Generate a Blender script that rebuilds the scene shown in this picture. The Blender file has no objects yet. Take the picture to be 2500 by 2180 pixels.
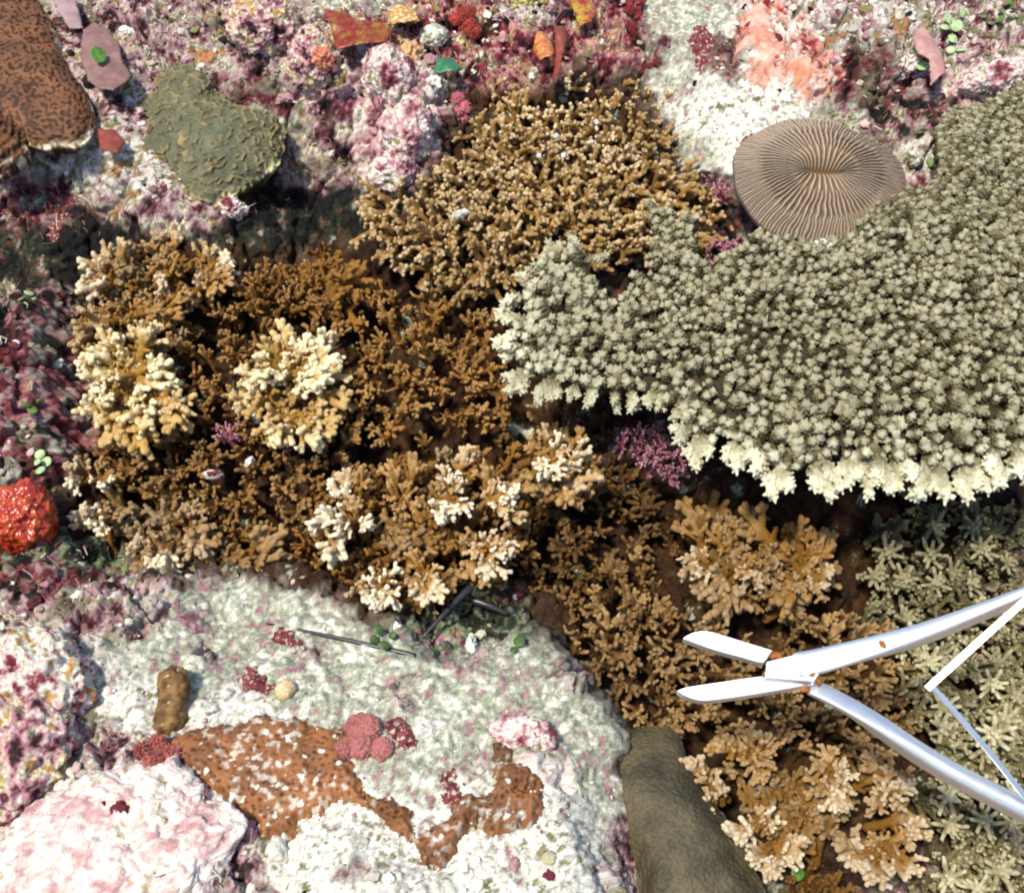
import bpy, bmesh, math, random, time
import numpy as np
from mathutils import Vector, Matrix, Quaternion, kdtree

T0 = time.time()
scene = bpy.context.scene
C = scene.collection
random.seed(7)
RNG = np.random.default_rng(7)

# ------------------------------------------------------------------ camera
TILT = math.radians(34)
DIST = 0.95
TANH = 0.442                                   # tan of half the horizontal field of view
cam_d = bpy.data.cameras.new('camera')
cam_d.sensor_fit = 'HORIZONTAL'
cam_d.angle = 2 * math.atan(TANH)
cam_d.clip_start = 0.01
cam_d.clip_end = 60
cam = bpy.data.objects.new('camera', cam_d)
C.objects.link(cam)
cam.location = (0, -DIST * math.sin(TILT), DIST * math.cos(TILT))
cam.rotation_euler = (TILT, 0, 0)
scene.camera = cam
CP = np.array(cam.location)
CF = np.array([0, math.sin(TILT), -math.cos(TILT)])
CU = np.array([0, math.cos(TILT), math.sin(TILT)])
CR = np.array([1.0, 0, 0])

# ------------------------------------------------------------------ world, sun, exposure
SUN_DIR = Vector((-0.27, -0.19, 0.93)).normalized()          # towards the sun
sun_el = math.asin(SUN_DIR.z)
sun_az = math.atan2(SUN_DIR.x, SUN_DIR.y)
w = bpy.data.worlds.new('World')
scene.world = w
w.use_nodes = True
nt = w.node_tree
bg = nt.nodes['Background']
sky = nt.nodes.new('ShaderNodeTexSky')
sky.sky_type = 'NISHITA'
sky.sun_disc = False
sky.sun_elevation = sun_el
sky.sun_rotation = sun_az
nt.links.new(sky.outputs[0], bg.inputs[0])
bg.inputs[1].default_value = 0.15
sl = bpy.data.lights.new('sun', 'SUN')
sl.energy = 4.2
sl.angle = math.radians(6.0)
sl.color = (1.0, 0.93, 0.79)
so = bpy.data.objects.new('sun', sl)
C.objects.link(so)
so.rotation_euler = SUN_DIR.to_track_quat('Z', 'Y').to_euler()
so.location = SUN_DIR * 5
scene.view_settings.view_transform = 'Standard'
scene.view_settings.look = 'None'
scene.view_settings.exposure = 0.45
scene.view_settings.gamma = 1.0
scene.render.engine = 'CYCLES'
scene.cycles.max_bounces = 5
scene.cycles.diffuse_bounces = 3
scene.cycles.glossy_bounces = 2
scene.cycles.pixel_filter_type = 'BLACKMAN_HARRIS'
scene.cycles.filter_width = 2.1

# ------------------------------------------------------------------ pixel <-> place
def ray(X, Y):
    d = CF + CR * ((X - 1250) / 1250 * TANH) - CU * ((Y - 1090) / 1250 * TANH)
    return d / np.linalg.norm(d)

def P(X, Y, z):
    d = ray(X, Y)
    t = (z - CP[2]) / d[2]
    return CP + d * t

def proj(p):
    q = p - CP
    dep = q @ CF
    return 1250 + (q @ CR) / dep / TANH * 1250, 1090 - (q @ CU) / dep / TANH * 1250

# ------------------------------------------------------------------ noise
_perm = np.random.default_rng(3).permutation(256)
_perm = np.concatenate([_perm, _perm, _perm])
_rnd = np.random.default_rng(4).random((256, 4))
_g3 = np.random.default_rng(5).normal(size=(256, 3))
_g3 /= np.linalg.norm(_g3, axis=1)[:, None]

def perlin(p, freq=1.0, seed=0):
    p = np.asarray(p, float) * freq + seed * 17.31
    i = np.floor(p).astype(np.int64)
    f = p - i
    u = f * f * f * (f * (f * 6 - 15) + 10)
    i &= 255
    out = 0
    for dx in (0, 1):
        wx = u[..., 0] if dx else 1 - u[..., 0]
        for dy in (0, 1):
            wy = u[..., 1] if dy else 1 - u[..., 1]
            for dz in (0, 1):
                wz = u[..., 2] if dz else 1 - u[..., 2]
                h = _perm[_perm[_perm[(i[..., 0] + dx) & 255] + ((i[..., 1] + dy) & 255)] + ((i[..., 2] + dz) & 255)]
                g = _g3[h]
                out = out + wx * wy * wz * (g[..., 0] * (f[..., 0] - dx) + g[..., 1] * (f[..., 1] - dy) + g[..., 2] * (f[..., 2] - dz))
    return out * 1.5

def fbm(p, freq, octaves=4, seed=0, gain=0.5):
    a, s, tot = 1.0, 0, 0
    for o in range(octaves):
        s = s + a * perlin(p, freq * 2 ** o, seed + o)
        tot += a
        a *= gain
    return s / tot

def worley2(x, y, cell, seed=0):
    gx, gy = x / cell, y / cell
    ix, iy = np.floor(gx).astype(np.int64), np.floor(gy).astype(np.int64)
    d1 = np.full(x.shape, 9.0); d2 = np.full(x.shape, 9.0); idv = np.zeros(x.shape)
    for dx in (-1, 0, 1):
        for dy in (-1, 0, 1):
            cx, cy = ix + dx, iy + dy
            h = _perm[_perm[(cx + seed * 7) & 255] + ((cy + seed * 13) & 255)]
            px, py = cx + _rnd[h, 0], cy + _rnd[h, 1]
            d = np.sqrt((gx - px) ** 2 + (gy - py) ** 2)
            m = d < d1
            d2 = np.where(m, d1, np.minimum(d2, d))
            idv = np.where(m, _rnd[h, 2], idv)
            d1 = np.where(m, d, d1)
    return d1, d2, idv

def uniform(v):
    """noise values to an even 0..1 spread"""
    s = np.sort(v.ravel()[::37])
    return np.interp(v, s, np.linspace(0, 1, len(s)))

def smooth(a, b, x):
    t = np.clip((x - a) / (b - a), 0, 1)
    return t * t * (3 - 2 * t)

# ------------------------------------------------------------------ mesh and object helpers
def mesh_np(name, verts, faces, mat=None, col=None, mask=None, shade=True):
    verts = np.asarray(verts, np.float32)
    faces = np.asarray(faces, np.int32)
    me = bpy.data.meshes.new(name)
    n, k = len(faces), faces.shape[1]
    me.vertices.add(len(verts)); me.vertices.foreach_set('co', verts.ravel())
    me.loops.add(n * k); me.loops.foreach_set('vertex_index', faces.ravel())
    me.polygons.add(n)
    me.polygons.foreach_set('loop_start', np.arange(0, n * k, k, dtype=np.int32))
    if shade:
        me.polygons.foreach_set('use_smooth', np.ones(n, bool))
    me.update(calc_edges=True)
    put_attr(me, 'Col', col)
    put_attr(me, 'Mask', mask)
    if mat:
        me.materials.append(mat)
    return me

def put_attr(me, name, v):
    if v is None:
        return
    a = me.attributes.new(name, 'FLOAT_COLOR', 'POINT')
    full = np.ones((len(me.vertices), 4), np.float32)
    full[:, :3] = v
    a.data.foreach_set('color', full.ravel())

def link(name, me, parent=None, loc=None):
    o = bpy.data.objects.new(name, me)
    C.objects.link(o)
    if parent is not None:
        o.parent = parent
    if loc is not None:
        o.location = loc
    return o

def tag(o, label, cat, group=None):
    o['label'] = label
    o['category'] = cat
    if group:
        o['group'] = group
    return o

def thing(name, label, cat, loc, group=None):
    o = bpy.data.objects.new(name, None)
    C.objects.link(o)
    o.empty_display_size = 0.02
    o.location = tuple(loc)
    return tag(o, label, cat, group)

def verts_of(me):
    a = np.empty(len(me.vertices) * 3, np.float32); me.vertices.foreach_get('co', a)
    return a.reshape(-1, 3).astype(float)

def normals_of(me):
    a = np.empty(len(me.vertices) * 3, np.float32); me.vertex_normals.foreach_get('vector', a)
    return a.reshape(-1, 3).astype(float)

def tri_faces(me):
    me.calc_loop_triangles()
    a = np.empty(len(me.loop_triangles) * 3, np.int32); me.loop_triangles.foreach_get('vertices', a)
    return a.reshape(-1, 3)

def tube_geo(pts, rad, ns=8):
    """one tube along a polyline with round ends: vertices, quad faces"""
    pts = np.asarray(pts, float)
    rad = np.asarray(rad, float)
    # rounded ends
    d0 = pts[1] - pts[0]; d0 /= np.linalg.norm(d0) + 1e-12
    d1 = pts[-1] - pts[-2]; d1 /= np.linalg.norm(d1) + 1e-12
    P2 = [pts[0] - d0 * rad[0] * .98, pts[0] - d0 * rad[0] * .7] + list(pts) + [pts[-1] + d1 * rad[-1] * .55, pts[-1] + d1 * rad[-1] * .88, pts[-1] + d1 * rad[-1]]
    R2 = [rad[0] * .1, rad[0] * .7] + list(rad) + [rad[-1] * .83, rad[-1] * .47, rad[-1] * .06]
    P2 = np.array(P2); R2 = np.array(R2)
    V = []
    ref = np.array([0.0, 0, 1]) if abs(d0[2]) < .9 else np.array([1.0, 0, 0])
    for i in range(len(P2)):
        a, b = P2[max(i - 1, 0)], P2[min(i + 1, len(P2) - 1)]
        t = (b - a); t /= np.linalg.norm(t) + 1e-12
        u = ref - t * (ref @ t); u /= np.linalg.norm(u) + 1e-12
        v = np.cross(t, u)
        ref = u
        an = np.arange(ns) / ns * 2 * math.pi
        V.append(P2[i] + R2[i] * (np.cos(an)[:, None] * u + np.sin(an)[:, None] * v))
    V = np.concatenate(V)
    F = []
    m = len(P2)
    for i in range(m - 1):
        for k in range(ns):
            k2 = (k + 1) % ns
            F.append((i * ns + k, i * ns + k2, (i + 1) * ns + k2, (i + 1) * ns + k))
    F.append(tuple(range(ns))[:4]) if ns == 4 else None
    return V, np.array(F, np.int32)

def join_geo(parts):
    V, F, n = [], [], 0
    for v, f in parts:
        V.append(v); F.append(f + n); n += len(v)
    return np.concatenate(V), np.concatenate(F)

def remesh(geo, voxel, smooth_it=2):
    """fuse overlapping tubes into one continuous skin"""
    V, F = geo
    me = bpy.data.meshes.new('raw')
    me.from_pydata(V.tolist(), [], F.tolist())
    o = bpy.data.objects.new('raw', me)
    C.objects.link(o)
    m = o.modifiers.new('r', 'REMESH'); m.mode = 'VOXEL'; m.voxel_size = voxel; m.use_smooth_shade = True
    if smooth_it:
        s = o.modifiers.new('s', 'SMOOTH'); s.factor = 0.5; s.iterations = smooth_it
    dg = bpy.context.evaluated_depsgraph_get()
    out = bpy.data.meshes.new_from_object(o.evaluated_get(dg))
    bpy.data.objects.remove(o); bpy.data.meshes.remove(me)
    v = verts_of(out); f = tri_faces(out)
    bpy.data.meshes.remove(out)
    return v, f

def vnormals(v, f):
    n = np.zeros_like(v)
    fn = np.cross(v[f[:, 1]] - v[f[:, 0]], v[f[:, 2]] - v[f[:, 0]])
    for k in range(f.shape[1]):
        np.add.at(n, f[:, k], fn)
    return n / (np.linalg.norm(n, axis=1)[:, None] + 1e-12)

def bumps(v, f, spacing, radius, height, rng, keep=1.0):
    """small corallites set over a skin: moved vertices and a 0..1 mask"""
    n = vnormals(v, f)
    order = rng.permutation(len(v))
    cells = {}
    seeds = []
    for i in order:
        k = tuple(np.floor(v[i] / spacing).astype(int))
        ok = True
        for dx in (-1, 0, 1):
            for dy in (-1, 0, 1):
                for dz in (-1, 0, 1):
                    for j in cells.get((k[0] + dx, k[1] + dy, k[2] + dz), ()):
                        if np.dot(v[i] - v[j], v[i] - v[j]) < spacing * spacing:
                            ok = False; break
        if ok:
            cells.setdefault(k, []).append(i)
            if rng.random() < keep:
                seeds.append(i)
    kd = kdtree.KDTree(len(seeds))
    for i in seeds:
        kd.insert(v[i], 0)
    kd.balance()
    d = np.array([kd.find(p)[2] for p in v])
    m = np.clip(1 - (d / radius) ** 2, 0, 1)
    return v + n * (m * height)[:, None], m

# ------------------------------------------------------------------ materials
def new_mat(name):
    m = bpy.data.materials.new(name)
    m.use_nodes = True
    return m, m.node_tree, m.node_tree.nodes['Principled BSDF']

def mixrgb(nt, a, b, fac, blend='MIX'):
    n = nt.nodes.new('ShaderNodeMix'); n.data_type = 'RGBA'; n.blend_type = blend
    for sock, val in ((n.inputs[0], fac), (n.inputs[6], a), (n.inputs[7], b)):
        if hasattr(val, 'links') or isinstance(val, bpy.types.NodeSocket):
            nt.links.new(val, sock)
        elif isinstance(val, (int, float)):
            sock.default_value = val
        else:
            sock.default_value = (*val, 1)
    return n.outputs[2]

def math_node(nt, op, a, b=0.0):
    n = nt.nodes.new('ShaderNodeMath'); n.operation = op
    for sock, val in zip(n.inputs, (a, b)):
        if isinstance(val, bpy.types.NodeSocket):
            nt.links.new(val, sock)
        else:
            sock.default_value = val
    return n.outputs[0]

def noise_node(nt, scale, detail=4, rough=0.6, coord='Object'):
    tc = nt.nodes.new('ShaderNodeTexCoord')
    n = nt.nodes.new('ShaderNodeTexNoise')
    n.inputs['Scale'].default_value = scale
    n.inputs['Detail'].default_value = detail
    n.inputs['Roughness'].default_value = rough
    nt.links.new(tc.outputs[coord], n.inputs['Vector'])
    return n.outputs[0]

def bump_node(nt, bsdf, height, dist, strength=0.6):
    b = nt.nodes.new('ShaderNodeBump')
    b.inputs['Distance'].default_value = dist
    b.inputs['Strength'].default_value = strength
    nt.links.new(height, b.inputs['Height'])
    nt.links.new(b.outputs[0], bsdf.inputs['Normal'])

def mat_attr(name, rough=0.75, spec=0.25, grain=900, grain_amt=0.35, bump=0.0012, strength=0.6):
    """surface colour from the mesh's own colour layer, broken up by fine grain"""
    m, nt, b = new_mat(name)
    a = nt.nodes.new('ShaderNodeAttribute'); a.attribute_name = 'Col'
    n = noise_node(nt, grain, 3, 0.7)
    k = nt.nodes.new('ShaderNodeMapRange')
    k.inputs[1].default_value = 0.3; k.inputs[2].default_value = 0.7
    k.inputs[3].default_value = 1 - grain_amt; k.inputs[4].default_value = 1 + grain_amt * .5
    nt.links.new(n, k.inputs[0])
    col = mixrgb(nt, a.outputs[0], k.outputs[0], 1.0, 'MULTIPLY')
    nt.links.new(col, b.inputs['Base Color'])
    b.inputs['Roughness'].default_value = rough
    b.inputs['Specular IOR Level'].default_value = spec
    bump_node(nt, b, n, bump, strength)
    return m

def mat_plain(name, col, col2=None, scale=120, rough=0.5, spec=0.4, bump=0.001, metal=0.0, lo=.4, hi=.6):
    m, nt, b = new_mat(name)
    n = noise_node(nt, scale, 5, 0.65)
    k = nt.nodes.new('ShaderNodeMapRange')
    k.inputs[1].default_value = lo; k.inputs[2].default_value = hi
    nt.links.new(n, k.inputs[0])
    c = mixrgb(nt, col, col2 or tuple(x * .6 for x in col), k.outputs[0])
    nt.links.new(c, b.inputs['Base Color'])
    b.inputs['Roughness'].default_value = rough
    b.inputs['Specular IOR Level'].default_value = spec
    b.inputs['Metallic'].default_value = metal
    if bump:
        bump_node(nt, b, n, bump, 0.5)
    return m

def mat_coral(name, stem, body, tip, polyp, rough=0.58, spec=0.3, polyp_amt=0.6, grain=1500):
    """Mask: R pale growing tip, also whitened with painted light, G corallite, B height along the branch, stem darkened as painted shade.
    the object's colour: R how pale this branch's tips are, G how yellow, B tone of the whole branch, lowered where shade is painted"""
    m, nt, b = new_mat(name)
    a = nt.nodes.new('ShaderNodeAttribute'); a.attribute_name = 'Mask'
    s = nt.nodes.new('ShaderNodeSeparateColor'); nt.links.new(a.outputs[0], s.inputs[0])
    oi = nt.nodes.new('ShaderNodeObjectInfo')
    so_ = nt.nodes.new('ShaderNodeSeparateColor'); nt.links.new(oi.outputs['Color'], so_.inputs[0])
    c = mixrgb(nt, stem, body, s.outputs[2])  # stem darker than its own brown, painting shade low in the colony
    yel = tuple(min(1, x * k) for x, k in zip(body, (1.25, 1.25, 1.0)))
    c = mixrgb(nt, c, yel, so_.outputs[1])
    n = noise_node(nt, grain, 3, 0.7)
    k = nt.nodes.new('ShaderNodeMapRange')
    k.inputs[1].default_value = 0.3; k.inputs[2].default_value = 0.7
    k.inputs[3].default_value = 0.5; k.inputs[4].default_value = 1.28
    nt.links.new(n, k.inputs[0])
    c = mixrgb(nt, c, k.outputs[0], 1.0, 'MULTIPLY')
    pa = math_node(nt, 'MULTIPLY', s.outputs[1], polyp_amt)
    c = mixrgb(nt, c, polyp, pa)
    c = mixrgb(nt, c, so_.outputs[2], 1.0, 'MULTIPLY')
    ta = math_node(nt, 'MULTIPLY', s.outputs[0], so_.outputs[0])
    c = mixrgb(nt, c, tip, ta)  # naturally pale tips, whitened further to paint nearness to the light
    nt.links.new(c, b.inputs['Base Color'])
    b.inputs['Roughness'].default_value = rough
    b.inputs['Specular IOR Level'].default_value = spec
    bump_node(nt, b, n, 0.0012, 0.7)
    return m

M_GROUND = mat_attr('reef_ground_mat', 0.8, 0.2, 800, 0.42, 0.0015, 0.8)
M_ROCK = mat_attr('rock_mat', 0.75, 0.25, 700, 0.30, 0.0015, 0.8)
M_CRUST = mat_attr('crust_coral_mat', 0.6, 0.3, 900, 0.25, 0.0008, 0.5)
M_BROWN = mat_coral('brown_coral_mat', (.125, .044, .005), (.40, .185, .022), (.92, .81, .58), (.54, .30, .075), polyp_amt=.35)
M_YEL = mat_coral('honey_coral_mat', (.17, .068, .008), (.48, .255, .038), (.94, .83, .52), (.62, .38, .10), polyp_amt=.35)
M_FINE = mat_coral('thicket_coral_mat', (.12, .054, .010), (.335, .175, .036), (.86, .70, .44), (.50, .33, .13), polyp_amt=.3)
M_SHADE = mat_coral('shade_brown_coral_mat', (.045, .015, .002), (.225, .095, .011), (.62, .40, .17), (.40, .195, .04), polyp_amt=.4)  # darker copy of the brown coral, shade of the recesses painted in
M_TABLE = mat_coral('table_coral_mat', (.040, .033, .012), (.150, .128, .060), (.86, .82, .58), (.29, .255, .14), polyp_amt=.6)
M_STAR = mat_coral('star_coral_mat', (.07, .055, .015), (.25, .21, .085), (.66, .60, .38), (.42, .38, .20), polyp_amt=.5)
M_PINKB = mat_coral('pink_branching_mat', (.16, .02, .04), (.38, .10, .15), (.70, .40, .45), (.55, .25, .30), polyp_amt=.5)
print('mats', round(time.time() - T0, 1))

# ------------------------------------------------------------------ the reef floor: coarse relief
CTRL = [  # X, Y in the photograph, height, reach
    (80, 120, .03, 170), (500, 340, .035, 150), (300, 300, .01, 80), (650, 100, .03, 150), (800, 170, .035, 90), (950, 250, .035, 120), (960, 420, .005, 80),
    (640, 570, -.11, 120), (760, 550, -.12, 120), (870, 570, -.11, 100), (40, 650, -.09, 110), (200, 610, -.08, 100), (110, 500, .0, 80), (420, 500, .0, 80),
    (1150, 60, -.005, 120), (1180, 200, -.03, 70), (1400, 60, .015, 120), (1680, 100, .03, 180), (1850, 300, .02, 150), (2150, 90, .035, 180),
    (2170, 300, -.03, 50), (2400, 130, .03, 130), (1300, 400, -.04, 170), (1500, 330, -.04, 130), (1650, 470, -.05, 120), (1100, 560, -.05, 130), (1995, 450, .0, 150),
    (1800, 800, -.07, 260), (2250, 700, -.07, 260), (2250, 1000, -.10, 220), (1400, 850, -.08, 150), (1570, 1080, -.05, 80),
    (700, 950, -.10, 200), (1000, 850, -.10, 220), (400, 850, -.09, 150), (400, 1230, -.07, 170), (700, 1230, -.10, 150), (1100, 1200, -.10, 220), (1450, 1250, -.13, 170),
    (1750, 1350, -.12, 220), (2250, 1350, -.12, 220), (1800, 1650, -.12, 220), (2350, 1800, -.12, 220), (2000, 2000, -.11, 220), (1480, 1600, -.10, 80),
    (30, 850, .0, 120), (80, 1000, .005, 110), (30, 1280, -.01, 70), (80, 1430, .0, 80), (20, 1390, -.05, 40),
    (300, 1600, .02, 170), (600, 1500, -.01, 120), (800, 1620, .0, 150), (1150, 1540, -.05, 90), (1250, 1720, .01, 160), (700, 1900, .03, 200),
    (1130, 2000, .035, 200), (130, 1720, .045, 140), (330, 2080, .06, 200), (60, 1950, .03, 90), (850, 2150, .045, 160), (1480, 1950, -.01, 60), (1440, 1800, .0, 60), (1640, 2000, -.035, 130), (1330, 1480, -.06, 60),
]
DEEP = [  # outlines of the hollows the corals grow out of
    [(170, 640), (520, 600), (900, 660), (1230, 720), (1480, 1020), (1640, 1030), (1660, 1200), (2500, 1220), (2560, 2250), (1880, 2250), (1700, 1860), (1480, 1740), (1300, 1440), (1100, 1480), (700, 1440), (330, 1340), (180, 1160)],
    [(1010, 420), (1180, 260), (1400, 190), (1560, 240), (1700, 330), (1720, 500), (1500, 660), (1200, 700), (950, 640)]]
def _in(poly, x, y):
    c = False
    for (x0, y0), (x1, y1) in zip(poly, poly[1:] + poly[:1]):
        if (y0 > y) != (y1 > y) and x < (x1 - x0) * (y - y0) / (y1 - y0) + x0:
            c = not c
    return c
for _k, _z in ((0, -.115), (1, -.055)):
    for _x in range(150, 2560, 110):
        for _y in range(200, 2260, 110):
            if all(_in(DEEP[_k], _x + a, _y + b) for a, b in ((0, 0), (45, 0), (-45, 0), (0, 45), (0, -45))):
                CTRL.append((_x, _y, _z, 60))
def axis(a, b, step, far, grow=1.09):
    core = list(np.arange(a, b, step))
    lo, hi, s = [], [], step
    x0, x1 = core[0], core[-1]
    while x1 < far:
        s *= grow; x0 -= s; x1 += s
        lo.append(x0); hi.append(x1)
    return np.array(lo[::-1] + core + hi)
GX = axis(-0.66, 0.66, 0.00125, 5.0)
GY = axis(-0.46, 0.66, 0.00125, 5.0)
XX, YY = np.meshgrid(GX, GY, indexing='ij')
num = np.zeros_like(XX); den = np.full_like(XX, 0.03)
for X, Y, z, r in CTRL:
    p = P(X, Y, z)
    rr = r * 0.336e-3 * (np.linalg.norm(p - CP) / 0.95)
    wgt = np.exp(-((XX - p[0]) ** 2 + ((YY - p[1]) * .85) ** 2) / (2 * (rr * .75) ** 2))
    num += wgt * z; den += wgt
H = num / den
P3 = np.stack([XX, YY, np.zeros_like(XX)], -1)
H += 0.012 * fbm(P3, 14, 3, 1)

# which stuff covers the floor where
def pal(*pairs):
    return [(np.array(c), wt) for c, wt in pairs]
WHITE = (.82, .79, .70); SAND = (.56, .545, .43); GSAND = (.37, .395, .29); GDARK = (.22, .26, .19)
PINK = (.50, .27, .28); PPINK = (.64, .47, .43); MAUVE = (.34, .17, .20); MAROON = (.15, .022, .03); CRIM = (.25, .018, .028)
REDP = (.42, .12, .13); ORANGE = (.58, .20, .04); OLIVE = (.19, .18, .07); YEL = (.50, .44, .16); DARK = (.007, .007, .006); DGREEN = (.032, .045, .024)
TAN = (.42, .32, .19); SALMON = (.62, .30, .22); BRN = (.036, .015, .004); BRN2 = (.070, .029, .008); LEAFG = (.16, .26, .06)
PALS = {
    'mix': (pal((DARK, .05), (MAROON, .11), (MAUVE, .13), (PINK, .15), (PPINK, .14), (WHITE, .10), (SAND, .10), (TAN, .10), (OLIVE, .12)), .85),
    'pinkmix': (pal((DARK, .05), (MAROON, .12), (MAUVE, .14), (PINK, .22), (PPINK, .16), (TAN, .08), (WHITE, .08), (YEL, .04), (OLIVE, .11), (ORANGE, .02)), .85),
    'pinkpale': (pal((MAROON, .05), (MAUVE, .10), (PINK, .24), (PPINK, .34), (WHITE, .16), (TAN, .06), (OLIVE, .05)), .75),
    'maroon': (pal((DARK, .10), (MAROON, .32), (CRIM, .18), (MAUVE, .13), (PINK, .07), (OLIVE, .06), (GDARK, .06), (SAND, .08)), 1.0),
    'redpink': (pal((MAROON, .10), (CRIM, .12), (REDP, .40), (PINK, .20), (SAND, .10), (OLIVE, .05), (DARK, .04)), .8),
    'dark': (pal((DARK, .78), (DGREEN, .14), (MAROON, .05), (GDARK, .03)), .6),  # near-black cover: the darkness of deep crevices painted into the colour
    'darkmix': (pal((DARK, .25), (DGREEN, .12), (MAROON, .18), (MAUVE, .16), (GDARK, .14), (SAND, .10), (OLIVE, .05)), .8),
    'greensand': (pal((MAUVE, .05), (PINK, .03), (GDARK, .12), (GSAND, .50), (SAND, .24), (WHITE, .06)), .32),
    'sand': (pal((MAUVE, .03), (GSAND, .08), ((.68, .66, .56), .30), ((.84, .82, .75), .56), (OLIVE, .03)), .40),  # whites lifted, painting washed-out light on the lower sand
    'whitemix': (pal((MAROON, .07), (PINK, .12), (PPINK, .16), (WHITE, .28), (SAND, .16), (TAN, .08), (OLIVE, .06), (ORANGE, .05)), .9),
    'red': (pal((DARK, .14), (MAROON, .26), (CRIM, .12), (MAUVE, .14), (PINK, .08), (TAN, .10), ((.38, .11, .03), .07), (OLIVE, .05), (WHITE, .04)), 1.1),
    'rosy': (pal((PINK, .10), (PPINK, .26), ((.76, .62, .55), .34), ((.85, .80, .74), .28), (TAN, .02)), .75),  # whites lifted, strong light at lower left put into the colour
    'salmon': (pal((CRIM, .05), (SALMON, .55), (PPINK, .25), (WHITE, .15)), .8),
    'dgreen': (pal((DARK, .22), (DGREEN, .38), (GDARK, .22), (LEAFG, .08), (MAUVE, .10)), .8),
    'brown': (pal((BRN, .72), (BRN2, .24), (DGREEN, .03), (SAND, .01)), .8),  # darkened to paint shade in the gaps below the corals
    'under': (pal((DARK, .45), (BRN, .45), (MAROON, .06), (DGREEN, .04)), .8),  # near-black floor painting the shade beneath the table coral and overhangs
}
REG = [  # X, Y, half width, half height, cover
    (480, 90, 330, 110, 'pinkmix'), (760, 150, 130, 130, 'pinkmix'), (950, 260, 130, 190, 'pinkpale'), (110, 500, 95, 60, 'maroon'), (420, 500, 170, 60, 'pinkmix'),
    (290, 400, 130, 60, 'whitemix'), (650, 300, 110, 120, 'maroon'), (800, 380, 130, 80, 'pinkmix'),
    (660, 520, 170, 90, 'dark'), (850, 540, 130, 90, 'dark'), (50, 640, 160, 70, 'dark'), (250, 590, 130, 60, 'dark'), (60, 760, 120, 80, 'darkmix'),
    (60, 880, 110, 70, 'maroon'), (160, 1000, 140, 90, 'redpink'), (40, 1060, 90, 60, 'redpink'), (70, 1150, 120, 50, 'maroon'), (30, 1370, 60, 40, 'dark'), (110, 1420, 150, 40, 'maroon'),
    (200, 1380, 100, 60, 'dgreen'), (150, 1500, 190, 60, 'pinkmix'), (330, 1490, 110, 80, 'mix'), (560, 1540, 240, 90, 'greensand'), (850, 1640, 320, 110, 'greensand'), (1200, 1690, 250, 140, 'greensand'),
    (480, 1640, 160, 80, 'greensand'), (110, 1670, 130, 110, 'whitemix'), (350, 1700, 130, 70, 'sand'), (560, 1740, 200, 50, 'sand'), (60, 1850, 120, 110, 'pinkmix'), (240, 1830, 140, 70, 'mix'), (300, 2060, 320, 160, 'rosy'), (120, 1980, 130, 60, 'rosy'), (580, 2080, 110, 130, 'mix'),
    (850, 2080, 260, 150, 'sand'), (1230, 2080, 260, 150, 'sand'), (1000, 1860, 130, 80, 'greensand'), (1450, 1850, 60, 160, 'greensand'), (1520, 2100, 60, 130, 'mix'),
    (1130, 1540, 170, 70, 'dgreen'), (1000, 60, 210, 80, 'red'), (1180, 140, 170, 90, 'red'), (1460, 70, 130, 80, 'red'), (1600, 150, 60, 60, 'maroon'), (1300, 30, 90, 40, 'mix'),
    (900, 15, 160, 30, 'greensand'), (1680, 90, 110, 150, 'greensand'), (1790, 290, 150, 120, 'sand'), (1755, 170, 60, 50, 'maroon'), (1740, 110, 50, 40, 'maroon'), (1890, 120, 110, 90, 'salmon'), (1990, 190, 60, 50, 'salmon'),
    (2120, 60, 160, 70, 'whitemix'), (2130, 180, 100, 90, 'maroon'), (2170, 290, 130, 50, 'darkmix'), (2350, 90, 160, 110, 'mix'), (2440, 210, 120, 50, 'pinkpale'), (2230, 420, 80, 90, 'whitemix'), (1700, 380, 80, 60, 'greensand'),
    (760, 1600, 70, 30, 'pinkmix'), (1160, 1640, 70, 26, 'pinkmix'), (960, 1700, 60, 30, 'mix'), (490, 1590, 60, 40, 'mix'), (1340, 1900, 90, 50, 'rosy'), (1380, 1660, 60, 40, 'mix'), (1040, 1790, 60, 30, 'sand'), (650, 1780, 140, 30, 'sand'), (1180, 2010, 60, 30, 'mix'), (900, 2130, 90, 40, 'mix'), (1290, 2110, 110, 40, 'rosy'), (330, 1520, 60, 60, 'maroon'), (520, 1510, 60, 40, 'darkmix'),
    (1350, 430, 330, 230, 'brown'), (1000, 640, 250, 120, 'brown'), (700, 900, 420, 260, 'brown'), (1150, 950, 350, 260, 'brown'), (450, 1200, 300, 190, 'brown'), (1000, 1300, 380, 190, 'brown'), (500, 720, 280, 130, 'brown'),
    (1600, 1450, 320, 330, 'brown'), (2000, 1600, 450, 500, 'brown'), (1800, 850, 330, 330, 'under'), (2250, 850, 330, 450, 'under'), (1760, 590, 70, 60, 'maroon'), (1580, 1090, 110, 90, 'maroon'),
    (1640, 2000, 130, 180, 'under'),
]
PXg, PYg = proj(np.stack([XX, YY, H], -1))
wn = [fbm(P3, 38, 4, 30 + k, .6) for k in range(2)]
PXw = PXg + 95 * wn[0]; PYw = PYg + 80 * wn[1]
names = list(PALS)
W = {n: np.zeros_like(XX) for n in names}
W['mix'] += 0.35
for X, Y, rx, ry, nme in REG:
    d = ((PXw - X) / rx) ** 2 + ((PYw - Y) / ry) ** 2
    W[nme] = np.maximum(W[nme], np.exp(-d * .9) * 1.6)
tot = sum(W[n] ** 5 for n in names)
PZ = np.stack([XX, YY, H], -1)
U1 = uniform(.7 * fbm(PZ, 38, 3, 50) + .5 * fbm(PZ, 115, 4, 60, .65) + .12 * perlin(PZ, 480, 61))
U2 = uniform(fbm(PZ, 160, 3, 70, .7))
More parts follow.
